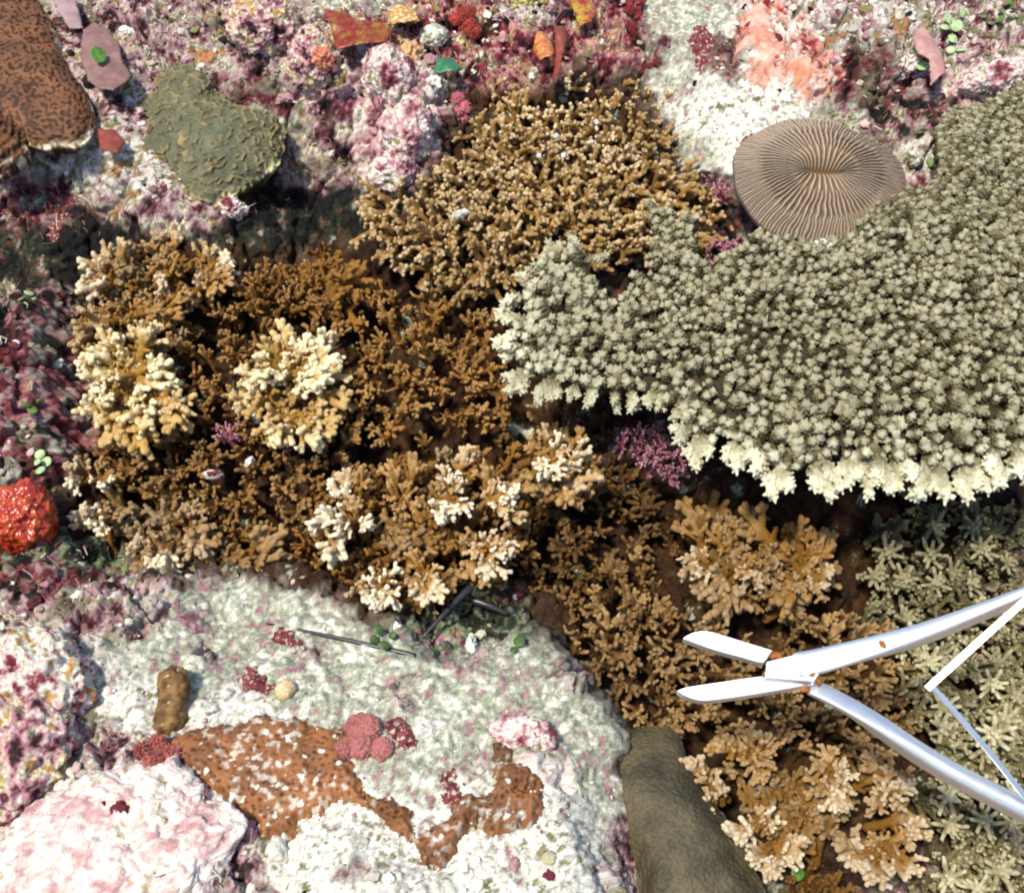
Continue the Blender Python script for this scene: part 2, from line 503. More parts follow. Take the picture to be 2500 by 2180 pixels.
COL = np.zeros(XX.shape + (3,)); ROUGH = np.zeros_like(XX)
for n in names:
    wgt = W[n] ** 5 / tot
    pl, rg = PALS[n]
    tw = sum(x for _, x in pl)
    edges, kx, kc, acc = [], [], [], 0
    for c, x in pl:
        a, b = acc / tw, (acc + x) / tw
        mgn = (b - a) * .33
        kx += [a + mgn, b - mgn]; kc += [c, c]
        acc += x
    kc = np.array(kc)
    uu = U1 if n not in ('greensand', 'sand') else .35 * U1 + .65 * U2
    uu = uniform(uu) if n in ('greensand', 'sand') else uu
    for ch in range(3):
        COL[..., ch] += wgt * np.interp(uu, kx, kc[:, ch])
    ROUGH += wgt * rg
COL *= (0.74 + 0.44 * uniform(fbm(PZ, 220, 3, 80, .7)))[..., None]
turf_w = np.clip((W['mix'] ** 5 + W['pinkmix'] ** 5 + W['whitemix'] ** 5 + W['redpink'] ** 5 + W['maroon'] ** 5) / tot, 0, 1)
tf = smooth(.10, .34, fbm(PZ, 24, 4, 85, .65)) * turf_w * .85
tcol = np.array([.115, .095, .042]) * (1 - U2[..., None]) + np.array([.26, .22, .12]) * U2[..., None]
COL = COL * (1 - tf[..., None]) + tcol * tf[..., None]
lum = COL.mean(-1, keepdims=True) * np.array([1.04, 1.0, .93])
ds = (.24 * turf_w)[..., None]
COL = (COL * (1 - ds) + lum * ds) * (1 - .16 * turf_w)[..., None]
np.clip(COL, .006, .86, out=COL)

# fine relief: nodules, pits and grit, stronger on rubble than on sand
d1, d2, idv = worley2(XX + .004 * wn[0], YY + .004 * wn[1], .017, 1)
nod = np.sqrt(np.clip(1 - (d1 / (.35 + .4 * idv)) ** 2, 0, 1)) * (.35 + .4 * idv) * .017
e1, e2, idw = worley2(XX + .002 * wn[1], YY + .002 * wn[0], .0075, 2)
nod2 = np.sqrt(np.clip(1 - (e1 / (.3 + .45 * idw)) ** 2, 0, 1)) * (.3 + .45 * idw) * .0075
rg = 1 - np.abs(fbm(P3, 60, 4, 90, .6)) * 2
HB = H.copy()
CALM = [(480, 320, 190, 200), (100, 150, 190, 230), (650, 1900, 270, 150), (1110, 1990, 240, 150), (1650, 1990, 180, 230), (2000, 440, 220, 170), (410, 1720, 60, 110)]
PXb, PYb = proj(PZ)
calm = np.zeros_like(XX)
for X, Y, rx, ry in CALM:
    calm = np.maximum(calm, smooth(1.25, .8, np.sqrt(((PXb - X) / rx) ** 2 + ((PYb - Y) / ry) ** 2)))
RR_ = ROUGH * (1 - .85 * calm)
c1, c2, _ = worley2(XX + .012 * wn[0], YY + .012 * wn[1], .046, 6)
crack = smooth(.16, .0, c2 - c1) * smooth(.45, .8, RR_)
b1, b2_, bid = worley2(XX + .006 * wn[1], YY + .006 * wn[0], .031, 9)
block = np.sqrt(np.clip(1 - (b1 / .75) ** 2, 0, 1)) * (.3 + .7 * bid)
disp = RR_ * (nod * .5 + nod2 * .65 + .007 * block + .005 * (rg - .5) + .010 * fbm(PZ, 32, 3, 95) + .0030 * fbm(PZ, 180, 4, 96, .7)) - .010 * crack
disp += .0013 * fbm(PZ, 330, 3, 97, .8) * (.8 + ROUGH) + .0018 * fbm(PZ, 110, 2, 98)
h1, h2, hid = worley2(XX + .001 * wn[0], YY, .0085, 11)
disp -= .0028 * smooth(.05 + .16 * hid, .02, h1) * (hid > .45)
core = (np.abs(XX) < .75) & (YY > -.55) & (YY < .75)
nx, ny = XX.shape
idx = np.arange(nx * ny, dtype=np.int32).reshape(nx, ny)
F = np.stack([idx[:-1, :-1], idx[1:, :-1], idx[1:, 1:], idx[:-1, 1:]], -1).reshape(-1, 4)
gx = np.gradient(HB, GX, axis=0); gy = np.gradient(HB, GY, axis=1)
nl = np.sqrt(1 + gx ** 2 + gy ** 2)
V = np.stack([XX - gx / nl * disp, YY - gy / nl * disp, HB + disp / nl], -1).reshape(-1, 3)
H = HB + disp
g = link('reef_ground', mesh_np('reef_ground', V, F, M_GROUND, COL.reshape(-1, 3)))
g['kind'] = 'structure'
print('ground', len(V), round(time.time() - T0, 1))

def hsample(x, y):
    x = np.asarray(x, float); y = np.asarray(y, float)
    i = np.clip(np.searchsorted(GX, x) - 1, 0, nx - 2); j = np.clip(np.searchsorted(GY, y) - 1, 0, ny - 2)
    u = np.clip((x - GX[i]) / (GX[i + 1] - GX[i]), 0, 1); v = np.clip((y - GY[j]) / (GY[j + 1] - GY[j]), 0, 1)
    return (H[i, j] * (1 - u) * (1 - v) + H[i + 1, j] * u * (1 - v) + H[i, j + 1] * (1 - u) * v + H[i + 1, j + 1] * u * v)

def hbsample(x, y):
    global H
    keep_, H = H, HB
    r = hsample(x, y)
    H = keep_
    return r

def G(X, Y):
    """where the line of sight through a photo pixel meets the reef floor"""
    d = ray(X, Y)
    z = np.arange(.16, -.2, -.0015)
    t = (z - CP[2]) / d[2]
    p = CP[None] + d[None] * t[:, None]
    below = z <= hsample(p[:, 0], p[:, 1])
    k = int(np.argmax(below)) if below.any() else len(z) - 1
    return p[k]

def blob_noise(v, a, f, seed):
    return a * fbm(v, f, 4, seed)

# ------------------------------------------------------------------ branch skeletons, fused into one skin each
def rot_dir(d, ang, az):
    d = d / np.linalg.norm(d)
    ref = np.array([0, 0, 1.]) if abs(d[2]) < .9 else np.array([1., 0, 0])
    u = np.cross(d, ref); u /= np.linalg.norm(u); v = np.cross(d, u)
    return d * math.cos(ang) + (u * math.cos(az) + v * math.sin(az)) * math.sin(ang)

def finish_branch(name, parts, tips, mat, voxel, tip_s, rng, bump=None, smooth_it=2):
    v, f = remesh(join_geo(parts), voxel, smooth_it)
    v = v + vnormals(v, f) * (fbm(v, 9, 3, int(rng.integers(99))) * .018)[:, None]
    pm = np.zeros(len(v))
    if bump:
        v, pm = bumps(v, f, bump[0], bump[1], bump[2], rng, bump[3] if len(bump) > 3 else 1.0)
    tips = np.array(tips)
    dt = np.sqrt(((v[:, None, :] - tips[None]) ** 2).sum(-1)).min(1)
    tipm = np.clip(1.25 * np.exp(-(dt / tip_s) ** 2), 0, 1)
    hm = np.clip(v[:, 2] / max(v[:, 2].max(), 1e-6), 0, 1)
    hm = smooth(.15, .9, np.maximum(hm, .8 * tipm))
    return mesh_np(name, v, f, mat, None, np.stack([tipm, pm, hm], -1))

def finger_branch(seed, mat, nf=4, fr=.049, knobs=1, spread=(16, 48), stem_r=.074, voxel=.0125, bump=(.034, .020, .009), tip_s=.122):
    rng = np.random.default_rng(seed)
    parts, tips = [], []
    lean = rng.normal(size=2) * .05
    s1 = np.array([lean[0], lean[1], .5])
    parts.append(tube_geo([(0, 0, -.05), s1 * .5 + rng.normal(size=3) * .015, s1], [stem_r * 1.1, stem_r, stem_r * .95], 10))
    for k in range(nf):
        az = 2 * math.pi * (k + rng.uniform(-.25, .25)) / max(nf - 1, 1)
        ang = math.radians(rng.uniform(*spread)) if k else math.radians(rng.uniform(2, 14))
        st = s1 * rng.uniform(.65, 1.0) if k else s1
        d = rot_dir(np.array([0, 0, 1.]), ang, az)
        L = rng.uniform(.26, .42) if k else .36
        mid = st + d * L * .55
        d2_ = rot_dir(d, math.radians(rng.uniform(0, 18)), rng.uniform(0, 6.28)) + np.array([0, 0, .15])
        end = mid + d2_ / np.linalg.norm(d2_) * L * .5
        r = fr * rng.uniform(.85, 1.12)
        parts.append(tube_geo([st, mid, end], [r * 1.1, r, r * .95], 10))
        tips.append(end + d2_ * r * .7)
        for q in range(int(rng.integers(max(knobs - 1, 0), knobs + 2))):
            dd = rot_dir(d, math.radians(rng.uniform(38, 75)), rng.uniform(0, 6.28)) + np.array([0, 0, .25])
            dd /= np.linalg.norm(dd)
            b0 = st + (end - st) * rng.uniform(.4, .9)
            l2 = rng.uniform(.09, .17)
            rr = r * rng.uniform(.68, .9)
            parts.append(tube_geo([b0, b0 + dd * l2], [rr, rr * .95], 8))
            tips.append(b0 + dd * (l2 + rr * .7))
    for q in range(4):                                   # short stubs low on the stem
        d = rot_dir(np.array([0, 0, 1.]), math.radians(rng.uniform(45, 75)), rng.uniform(0, 6.28))
        b0 = s1 * rng.uniform(.15, .8)
        l2 = rng.uniform(.13, .24)
        parts.append(tube_geo([b0, b0 + d * l2], [fr * .75, fr * .62], 8))
    return finish_branch('branch', parts, tips, mat, voxel, tip_s, rng, bump)

def bushy_branch(seed, mat, nf=6, fr=.046, voxel=.0125, bump=(.05, .026, .006), tip_s=.052):
    """an openly forked twig: slim arms, each ending in a spray of short nubs"""
    rng = np.random.default_rng(seed)
    parts, tips = [], []
    s1 = np.array([*(rng.normal(size=2) * .05), .38])
    parts.append(tube_geo([(0, 0, -.05), s1], [.085, .07], 9))
    for k in range(nf):
        az = k * 2.4 + rng.uniform(-.4, .4)
        ang = math.radians(6 + 56 * math.sqrt((k + .3) / nf))
        st = s1 * rng.uniform(.55, 1)
        d = rot_dir(np.array([0, 0, 1.]), ang, az)
        L = rng.uniform(.40, .58)
        mid = st + d * L * .5 + rng.normal(size=3) * .02
        end = mid + (d + np.array([0, 0, .2]) + rng.normal(size=3) * .15) * L * .5
        parts.append(tube_geo([st, mid, end], [fr * 1.35, fr * 1.15, fr], 8))
        tips.append(end + d * fr * .6)
        for q in range(int(rng.integers(3, 6))):
            u = rng.uniform(.45, 1.0)
            b0 = st + (mid - st) * min(1, u * 2) + (end - mid) * max(0, u * 2 - 1)
            dd = rot_dir(d, math.radians(rng.uniform(35, 75)), rng.uniform(0, 6.28)) + np.array([0, 0, .2])
            dd /= np.linalg.norm(dd)
            l2 = rng.uniform(.08, .15)
            parts.append(tube_geo([b0, b0 + dd * l2], [fr * .9, fr * .8], 8))
            tips.append(b0 + dd * (l2 + fr * .6))
    return finish_branch('branch', parts, tips, mat, voxel, tip_s, rng, bump)

def rosette_branch(seed, mat):
    """a stalk ending in a star of slim blunt fingers"""
    rng = np.random.default_rng(seed)
    parts, tips = [], []
    s1 = np.array([0, 0, .55])
    parts.append(tube_geo([(0, 0, -.05), s1], [.15, .12], 9))
    n = int(rng.integers(7, 10))
    for k in range(n + 5):
        outer = k < n
        az = 2 * math.pi * k / (n if outer else 5) + rng.uniform(-.2, .2)
        ang = math.radians(rng.uniform(62, 92) if outer else rng.uniform(15, 42))
        d = rot_dir(np.array([0, 0, 1.]), ang, az)
        L = rng.uniform(.26, .50) if outer else rng.uniform(.18, .30)
        end = s1 + d * L + np.array([0, 0, .06])
        parts.append(tube_geo([s1, (s1 + end) / 2 + rng.normal(size=3) * .02, end], [.066, .060, .050], 8))
        tips.append(end)
    return finish_branch('branch', parts, tips, mat, .017, .17, rng, (.055, .03, .012))

def branchlet(seed, mat, name='branchlet', fork=False):
    """a short upright twig ringed with scaly cups that point up, one pale cup on top"""
    rng = np.random.default_rng(seed)
    parts, tips = [], []
    axes = [(np.zeros(3), np.array([rng.normal() * .08, rng.normal() * .08, 1.]), .15 if fork else .23)]
    if fork:
        for q in range(2):
            d = rot_dir(np.array([0, 0, 1.]), math.radians(rng.uniform(28, 50)), q * 3.1 + rng.uniform(-.5, .5))
            axes.append((np.array([0, 0, .35]), np.array([0, 0, .35]) + d * rng.uniform(.42, .55), .12))
    else:
        for q in range(int(rng.integers(0, 3))):
            d = rot_dir(np.array([0, 0, 1.]), math.radians(rng.uniform(30, 55)), rng.uniform(0, 6.28))
            axes.append((np.array([0, 0, .25]), np.array([0, 0, .25]) + d * rng.uniform(.4, .6), .16))
    for a0, a1, r in axes:
        parts.append(tube_geo([a0 - (a1 - a0) * .15, (a0 + a1) / 2, a1], [r * 1.1, r * .9, r * .6], 8))
        tips.append(a1 + (a1 - a0) * .12)
        L = np.linalg.norm(a1 - a0)
        nc = int((36 if fork else 26) * L + 5)
        for k in range(nc):
            t = (k + .5) / nc
            d = rot_dir(a1 - a0, math.radians(rng.uniform(36, 70)), k * 2.4)
            b0 = a0 + (a1 - a0) * (t * .98)
            rad = r * (1.05 - .4 * t)
            parts.append(tube_geo([b0, b0 + d * (rad + (.10 if fork else .06))], [.050, .044] if fork else [.070, .062], 6))
    v, f = remesh(join_geo(parts), .034 if fork else .045, 1)
    tips = np.array(tips)
    dt = np.sqrt(((v[:, None] - tips[None]) ** 2).sum(-1)).min(1)
    tipm = np.clip(1.2 * np.exp(-(dt / (.36 if fork else .24)) ** 2), 0, 1)
    # cups stand out paler than the gaps between them
    n = vnormals(v, f)
    rad = np.linalg.norm(v[:, :2], axis=1)
    ctr = v.mean(0)
    if fork:
        sk = np.concatenate([a0 + (a1 - a0) * np.linspace(0, 1, 9)[:, None] for a0, a1, r in axes])
        da = np.sqrt(((v[:, None] - sk[None]) ** 2).sum(-1)).min(1)
        pm = smooth(.10, .22, da)
    else:
        pm = smooth(.2, .46, rad) * .8 * smooth(.1, .6, v[:, 2])
    hm = smooth(.0, .75, v[:, 2])
    return mesh_np(name, v, f, mat, None, np.stack([tipm, pm, hm], -1))

FING = [finger_branch(10 + k, M_BROWN, nf=4 + k % 3, knobs=2) for k in range(10)]
FING_W = [finger_branch(30 + k, M_SHADE, nf=5 + k % 2, fr=.040, knobs=1, spread=(12, 50), stem_r=.060) for k in range(6)]
def recolour(meshes, mat):
    out = []
    for m in meshes:
        c = m.copy(); c.materials.clear(); c.materials.append(mat); out.append(c)
    return out
FING_Y = recolour(FING, M_YEL)
FING_D = recolour(FING[:5], M_SHADE) + FING_W + FING_W
BUSH = [bushy_branch(40 + k, M_FINE, nf=5 + k % 3) for k in range(8)]
BUSH_D = recolour(BUSH, M_SHADE) + FING_W[:4]
BUSH_P = recolour(BUSH, M_PINKB)
BUSH_S = recolour(BUSH, M_STAR)
STAR = [rosette_branch(60 + k, M_STAR) for k in range(6)]
TWIG = [branchlet(80 + k, M_TABLE) for k in range(8)]
EDGE = [branchlet(100 + k, M_TABLE, 'edge_branch', True) for k in range(6)]
print('branches', [len(m.vertices) for m in FING[:2] + BUSH[:2] + STAR[:1] + TWIG[:2]], round(time.time() - T0, 1))

def put_branch(root, mesh, base, tip, tone, rng, name='branch', lmin=.022, thick=1.0):
    """stand one branch of a colony between its foot and its tip"""
    base = np.asarray(base, float); tip = np.asarray(tip, float)
    d = tip - base
    L = np.linalg.norm(d)
    if L < lmin:
        base = tip - d / max(L, 1e-6) * lmin; L = lmin
        d = tip - base
    o = bpy.data.objects.new(name, mesh)
    C.objects.link(o)
    o.parent = root
    q = Vector(d).to_track_quat('Z', 'Y') @ Quaternion((0, 0, 1), rng.uniform(0, 6.28))
    o.rotation_mode = 'QUATERNION'
    o.rotation_quaternion = q
    s = L * .98
    o.scale = (s * thick, s * thick, s)
    o.location = Vector(base) - root.location
    o.color = (*tone, 1)
    return o

def inside(poly, X, Y):
    poly = np.asarray(poly, float)
    c = np.zeros(np.shape(X), bool)
    j = len(poly) - 1
    for i in range(len(poly)):
        xi, yi = poly[i]; xj, yj = poly[j]
        hit = ((yi > Y) != (yj > Y)) & (X < (xj - xi) * (Y - yi) / (yj - yi + 1e-12) + xi)
        c ^= hit
        j = i
    return c

def edge_dist(poly, X, Y):
    poly = np.asarray(poly, float)
    d = np.full(np.shape(X), 1e9)
    for i in range(len(poly)):
        a, b = poly[i], poly[(i + 1) % len(poly)]
        ab = b - a
        t = np.clip(((X - a[0]) * ab[0] + (Y - a[1]) * ab[1]) / (ab @ ab + 1e-12), 0, 1)
        d = np.minimum(d, np.hypot(X - a[0] - t * ab[0], Y - a[1] - t * ab[1]))
    return d

def poisson(poly, s, rng, tries=9000):
    poly = np.asarray(poly, float)
    lo, hi = poly.min(0), poly.max(0)
    pts = []
    cand = rng.uniform(lo, hi, size=(tries, 2))
    cand = cand[inside(poly, cand[:, 0], cand[:, 1])]
    arr = np.empty((0, 2))
    for c in cand:
        if len(arr) == 0 or ((arr - c) ** 2).sum(1).min() > s * s:
            arr = np.vstack([arr, c])
    return arr

BCOR = 'brown branching corals crowded on the reef'

def join_branches(root, items, name, mat):
    """the rest of a colony's branches as one part: items are (mesh, base, tip, tone, roll)"""
    vs, fs, ms, k = [], [], [], 0
    for mesh, base, tip, tone, roll in items:
        key = mesh.name
        if key not in _cache:
            a = np.empty(len(mesh.vertices) * 4, np.float32); mesh.attributes['Mask'].data.foreach_get('color', a)
            _cache[key] = (verts_of(mesh), tri_faces(mesh), a.reshape(-1, 4)[:, :3])
        v, f, m = _cache[key]
        d = np.asarray(tip) - np.asarray(base); L = np.linalg.norm(d)
        Rm = np.array((Vector(d).to_track_quat('Z', 'Y') @ Quaternion((0, 0, 1), roll)).to_matrix())
        vs.append((v * L * .98) @ Rm.T + np.asarray(base) - np.array(root.location)); fs.append(f + k); k += len(v)
        mm = m.copy(); mm[:, 0] *= tone[0]; mm[:, 2] *= min(1, tone[2]); ms.append(mm)
    o = link(name, mesh_np(name, np.concatenate(vs), np.concatenate(fs), mat, None, np.concatenate(ms)), root)
    o['kind'] = 'stuff'
    o.color = (1, .1, .9, 1)
    return o
_cache = {}

def colony_arms(label, groups, zb, zt, meshes, seed, yellow=.2, tone=1.0, lift=None, thick=1.0, name='branching_coral', cat='coral', group=BCOR, under=56, wk=1.0):
    """a colony whose arms are set one by one; groups: (foot pixel, [(tip X, tip Y, paleness)...])"""
    rng = np.random.default_rng(seed)
    b0 = groups[0][0]
    root = thing(name, label, cat, P(b0[0], b0[1], zb), group)
    tipsxy = []
    n = 0
    for (bx, by), tips in groups:
        for tx, ty, wht in tips:
            z1 = zt + rng.uniform(-.008, .008) - .014 * (1 - wht)
            tip = P(tx, ty, z1)
            flat_ = P(bx + (tx - bx) * .1, by + (ty - by) * .1, z1)
            lat = np.linalg.norm(tip - flat_)
            base = P(bx + (tx - bx) * .1, by + (ty - by) * .1, max(zb, z1 - .016 - .35 * lat))
            L = np.linalg.norm(tip - base)
            if L > .066:
                base = tip + (base - tip) * (.066 / L)
            put_branch(root, meshes[int(rng.integers(len(meshes)))], base, tip, (wk * wht ** 1.5, yellow * rng.uniform(.5, 1.3), tone * rng.uniform(.85, 1.1)), rng, thick=thick, lmin=.036)  # higher arms get whiter tips: brightness of close light painted in
            tipsxy.append((tx, ty, z1)); n += 1
    # shorter arms below and between, tone lowered to paint the shade there
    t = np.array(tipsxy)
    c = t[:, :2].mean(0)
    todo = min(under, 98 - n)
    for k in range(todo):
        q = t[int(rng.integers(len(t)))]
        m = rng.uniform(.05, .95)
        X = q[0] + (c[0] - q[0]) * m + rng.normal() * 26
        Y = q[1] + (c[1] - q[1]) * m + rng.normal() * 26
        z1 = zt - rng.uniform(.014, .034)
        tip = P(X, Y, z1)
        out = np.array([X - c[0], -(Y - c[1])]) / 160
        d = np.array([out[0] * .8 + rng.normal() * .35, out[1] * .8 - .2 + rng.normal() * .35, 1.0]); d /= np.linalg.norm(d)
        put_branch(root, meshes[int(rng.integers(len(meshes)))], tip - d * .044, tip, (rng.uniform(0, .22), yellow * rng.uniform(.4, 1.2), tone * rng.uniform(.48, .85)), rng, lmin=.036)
    return root

def colony_fill(label, poly, s, zb, zt, dome, meshes, seed, pale=(.2, .5), yellow=.1, tone=(.8, 1.05), lean=.5, length=(.032, .046), name='branching_coral', cat='coral', group=BCOR, maxn=100):
    """a bushy colony grown all over an outline"""
    rng = np.random.default_rng(seed)
    pts = poisson(poly, s, rng)
    pl = np.asarray(poly, float)
    cx, cy = pl.mean(0)
    root = thing(name, label, cat, P(cx, cy, zb), group)
    ed = edge_dist(pl, pts[:, 0], pts[:, 1])
    half = max(ed.max(), 1)
    extra = []
    for n_, i in enumerate(np.argsort(-pts[:, 1] + 0 * ed)):
        X, Y = pts[i]
        z1 = zt + dome * (1 - (1 - min(ed[i] / half, 1)) ** 2) + rng.uniform(-.008, .008)
        tip = P(X, Y, z1)
        out = np.array([X - cx, -(Y - cy)]); out = out / (np.linalg.norm(pl.max(0) - pl.min(0)) * .5)
        d = np.array([out[0] * lean * 1.6 + rng.normal() * .28, -.30 + out[1] * lean * 1.6 + rng.normal() * .28, 1.0])
        d /= np.linalg.norm(d)
        L = rng.uniform(*length)
        tn = (rng.uniform(*pale), yellow * rng.uniform(0, 2), rng.uniform(*tone))
        msh = meshes[int(rng.integers(len(meshes)))]
        if n_ < maxn:
            put_branch(root, msh, tip - d * L, tip, tn, rng)
        else:
            extra.append((msh, tip - d * L, tip, tn, rng.uniform(0, 6.28)))
    if extra:
        join_branches(root, extra, 'branches', meshes[0].materials[0])
    return root

# ------------------------------------------------------------------ branching corals
colony_arms('honey brown branching coral with pale yellow tips beside the red reef wall at left', [
    ((329, 916), [(219, 802, .7), (280, 802, .9), (342, 767, .6), (390, 771, .7), (210, 837, .9), (171, 894, .9), (184, 925, .8), (258, 916, .7), (403, 872, 1), (451, 912, 1), (430, 945, 1), (300, 850, .4), (350, 880, .5)]),
    ((377, 973), [(385, 1021, 1), (315, 986, .9), (307, 1043, .8), (333, 1060, .7), (477, 990, .5), (451, 1043, .35), (400, 960, .5), (420, 1000, .4)]),
    ((280, 964), [(193, 964, .9), (245, 977, 1), (193, 1017, .8), (263, 1082, .4), (230, 945, 1), (372, 1091, .3), (235, 1030, .6), (320, 1090, .3)])],
    -.05, .005, FING_Y, 101, yellow=.5)
colony_arms('honey brown branching coral with bright white tips left of centre', [
    ((710, 920), [(766, 806, 1), (801, 785, 1), (823, 800, .7), (674, 765, .6), (613, 850, .9), (701, 846, .9), (574, 885, .6), (657, 899, 1), (578, 942, .9), (679, 925, 1), (845, 863, 1), (850, 890, .7), (793, 890, 1),
                  (806, 912, 1), (753, 942, 1), (771, 962, 1), (815, 942, 1), (845, 986, .4), (640, 800, .4), (730, 870, .5), (700, 800, .4), (610, 900, .5)]),
    ((657, 969), [(552, 973, .5), (569, 1012, .6), (600, 985, .4), (590, 1030, .3)]),
    ((736, 1012), [(648, 1078, .6), (670, 1091, .9), (626, 1052, .4), (745, 1104, .8), (788, 1082, .6), (823, 1043, .4), (801, 1012, .6), (710, 1060, .4), (760, 1050, .4)])],
    -.05, .005, FING_Y, 102, yellow=.4)
colony_arms('largest branching coral with white finger tips above the grey green sand', [
    ((870, 1270), [(794, 1169, 1), (836, 1136, .6), (892, 1120, .25), (761, 1239, 1), (752, 1280, 1), (827, 1323, 1), (911, 1277, 1), (780, 1366, .9), (800, 1250, .9), (815, 1290, 1), (850, 1200, .4), (745, 1330, .4)]),
    ((985, 1230), [(953, 1108, .3), (1005, 1169, .25), (1037, 1098, .3), (930, 1180, .25), (970, 1260, .3), (1020, 1230, .3)]),
    ((934, 1420), [(888, 1403, 1), (972, 1394, 1), (897, 1473, 1), (962, 1483, 1), (930, 1500, .7), (850, 1440, .4)]),
    ((1037, 1394), [(1028, 1473, .8), (1089, 1465, .8), (1061, 1408, .5), (1010, 1430, .4), (1000, 1350, .3)]),
    ((1100, 1210), [(1112, 1136, 1), (1159, 1070, .6), (1066, 1267, 1), (1155, 1239, 1), (1085, 1270, 1), (1130, 1170, .8), (1080, 1130, .7), (1060, 1190, .3)]),
    ((1200, 1230), [(1239, 1230, 1), (1277, 1192, 1), (1225, 1164, .5), (1281, 1277, .5), (1190, 1180, .5), (1250, 1250, .6), (1180, 1110, .3)]),
    ((1192, 1335), [(1216, 1370, 1), (1277, 1342, .8), (1169, 1305, .7), (1183, 1431, .8), (1136, 1347, .5), (1120, 1420, .3), (1230, 1320, .5), (1200, 1395, .5), (1120, 1300, .3)])],
    -.055, .012, FING, 103, yellow=.4, under=60)
colony_arms('small branching coral with white tips between the table coral and centre', [
    ((1345, 1125), [(1323, 1019, .5), (1375, 1056, 1), (1422, 1030, .3), (1450, 1098, .8), (1370, 1169, .9), (1441, 1197, .6), (1305, 1145, 1), (1323, 1164, 1), (1420, 1130, .8), (1395, 1100, .6), (1280, 1060, .3), (1390, 1225, .3), (1300, 1210, .3)])],
    -.05, .01, FING, 104, yellow=.35)
colony_arms('orange brown branching coral fanning up below the olive crust coral', [
    ((307, 690), [(184, 618, .8), (180, 671, .7), (166, 715, .8), (245, 574, .5), (302, 566, .6), (215, 640, .5), (270, 620, .3), (230, 690, .3)]),
    ((407, 660), [(390, 531, .5), (455, 539, .6), (350, 574, .3), (420, 588, .3), (385, 697, .7), (360, 640, .2), (430, 640, .2)]),
    ((495, 700), [(499, 579, .4), (539, 583, .5), (569, 614, .9), (587, 636, .8), (583, 665, .4), (473, 662, .5), (530, 670, .2), (450, 730, .3), (540, 720, .3)]),
    ((330, 770), [(200, 760, .4), (160, 800, .4), (260, 730, .2), (330, 720, .2), (400, 760, .2), (150, 850, .4), (460, 780, .2)])],
    -.065, -.012, FING, 105, yellow=.5, tone=.9)
colony_arms('dull brown branching coral behind the white tipped coral left of centre', [
    ((640, 730), [(626, 631, .5), (648, 697, .4), (610, 690, .3), (600, 740, .2)]),
    ((710, 760), [(736, 675, .5), (758, 701, .6), (701, 688, .5), (680, 720, .4), (790, 740, .3), (760, 640, .3)]),
    ((800, 690), [(800, 625, .2), (840, 610, .2), (780, 660, .2), (870, 650, .2), (830, 690, .2), (890, 700, .3), (850, 740, .2), (900, 750, .2)])],
    -.065, -.018, BUSH_D, 106, yellow=.4, tone=1.1)
colony_arms('brown branching coral with few white tips next to the orange sponge', [
    ((219, 1170), [(188, 1109, .6), (145, 1188, 1), (245, 1192, .9), (150, 1140, .5), (270, 1130, .3), (300, 1180, .2)]),
    ((263, 1240), [(162, 1275, .8), (201, 1244, .9), (232, 1301, .9), (170, 1300, .5), (298, 1280, .3), (250, 1260, .3)]),
    ((416, 1330), [(298, 1336, .6), (394, 1407, 1), (420, 1402, 1), (372, 1398, .9), (340, 1370, .3), (350, 1330, .4), (320, 1400, .3), (450, 1390, .4)]),
    ((460, 1280), [(477, 1214, .4), (429, 1240, .35), (517, 1288, .4), (504, 1367, .5), (400, 1270, .3), (540, 1340, .25), (480, 1330, .3)]),
    ((560, 1380), [(570, 1330, .25), (620, 1360, .2), (600, 1410, .25), (650, 1400, .25), (540, 1420, .3), (690, 1350, .3), (720, 1290, .3)])],
    -.06, -.015, FING, 107, yellow=.35, tone=.72)
colony_fill('deep brown coral filling the shade around the left white tipped corals', [(200, 720), (500, 700), (680, 740), (880, 760), (900, 1050), (860, 1190), (640, 1320), (420, 1290), (250, 1200), (180, 1000)],
            38, -.10, -.042, .01, FING_D, 108, pale=(.1, .4), tone=(.65, 1.1), yellow=.25)
colony_fill('dark brown coral twigs low behind the largest white tipped coral', [(640, 1330), (880, 1100), (1100, 1080), (1290, 1060), (1320, 1300), (1230, 1430), (1060, 1500), (880, 1470), (720, 1420)],
            38, -.10, -.036, .0, FING_D, 117, pale=(.05, .35), tone=(.75, 1.2), yellow=.3)
colony_fill('low brown coral thicket with small polyps in the middle of the reef', [(880, 690), (1050, 660), (1230, 760), (1260, 930), (1230, 1040), (1050, 1060), (900, 1100), (850, 900)],
            38, -.09, -.036, .012, FING_D, 109, pale=(.1, .45), tone=(.8, 1.3), yellow=.3)
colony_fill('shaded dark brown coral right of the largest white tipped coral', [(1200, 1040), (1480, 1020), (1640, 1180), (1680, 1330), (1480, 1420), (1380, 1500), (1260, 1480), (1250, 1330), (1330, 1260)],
            40, -.12, -.066, .0, FING_D, 110, pale=(.02, .25), tone=(.28, .6))  # low tone paints this colony's shade into its colour
colony_fill('brown knobbly coral thicket with pale dotted polyps behind the table coral', [(1210, 165), (1330, 200), (1430, 110), (1520, 140), (1590, 220), (1690, 250), (1740, 350), (1800, 440), (1800, 560), (1690, 600), (1560, 640), (1400, 640), (1250, 690), (1080, 690), (960, 640), (880, 580), (880, 470), (1010, 430), (1020, 340), (1100, 300), (1150, 240)],
            42, -.06, -.018, .035, BUSH, 111, pale=(.12, .75), tone=(.75, 1.2), lean=.7, length=(.044, .060))
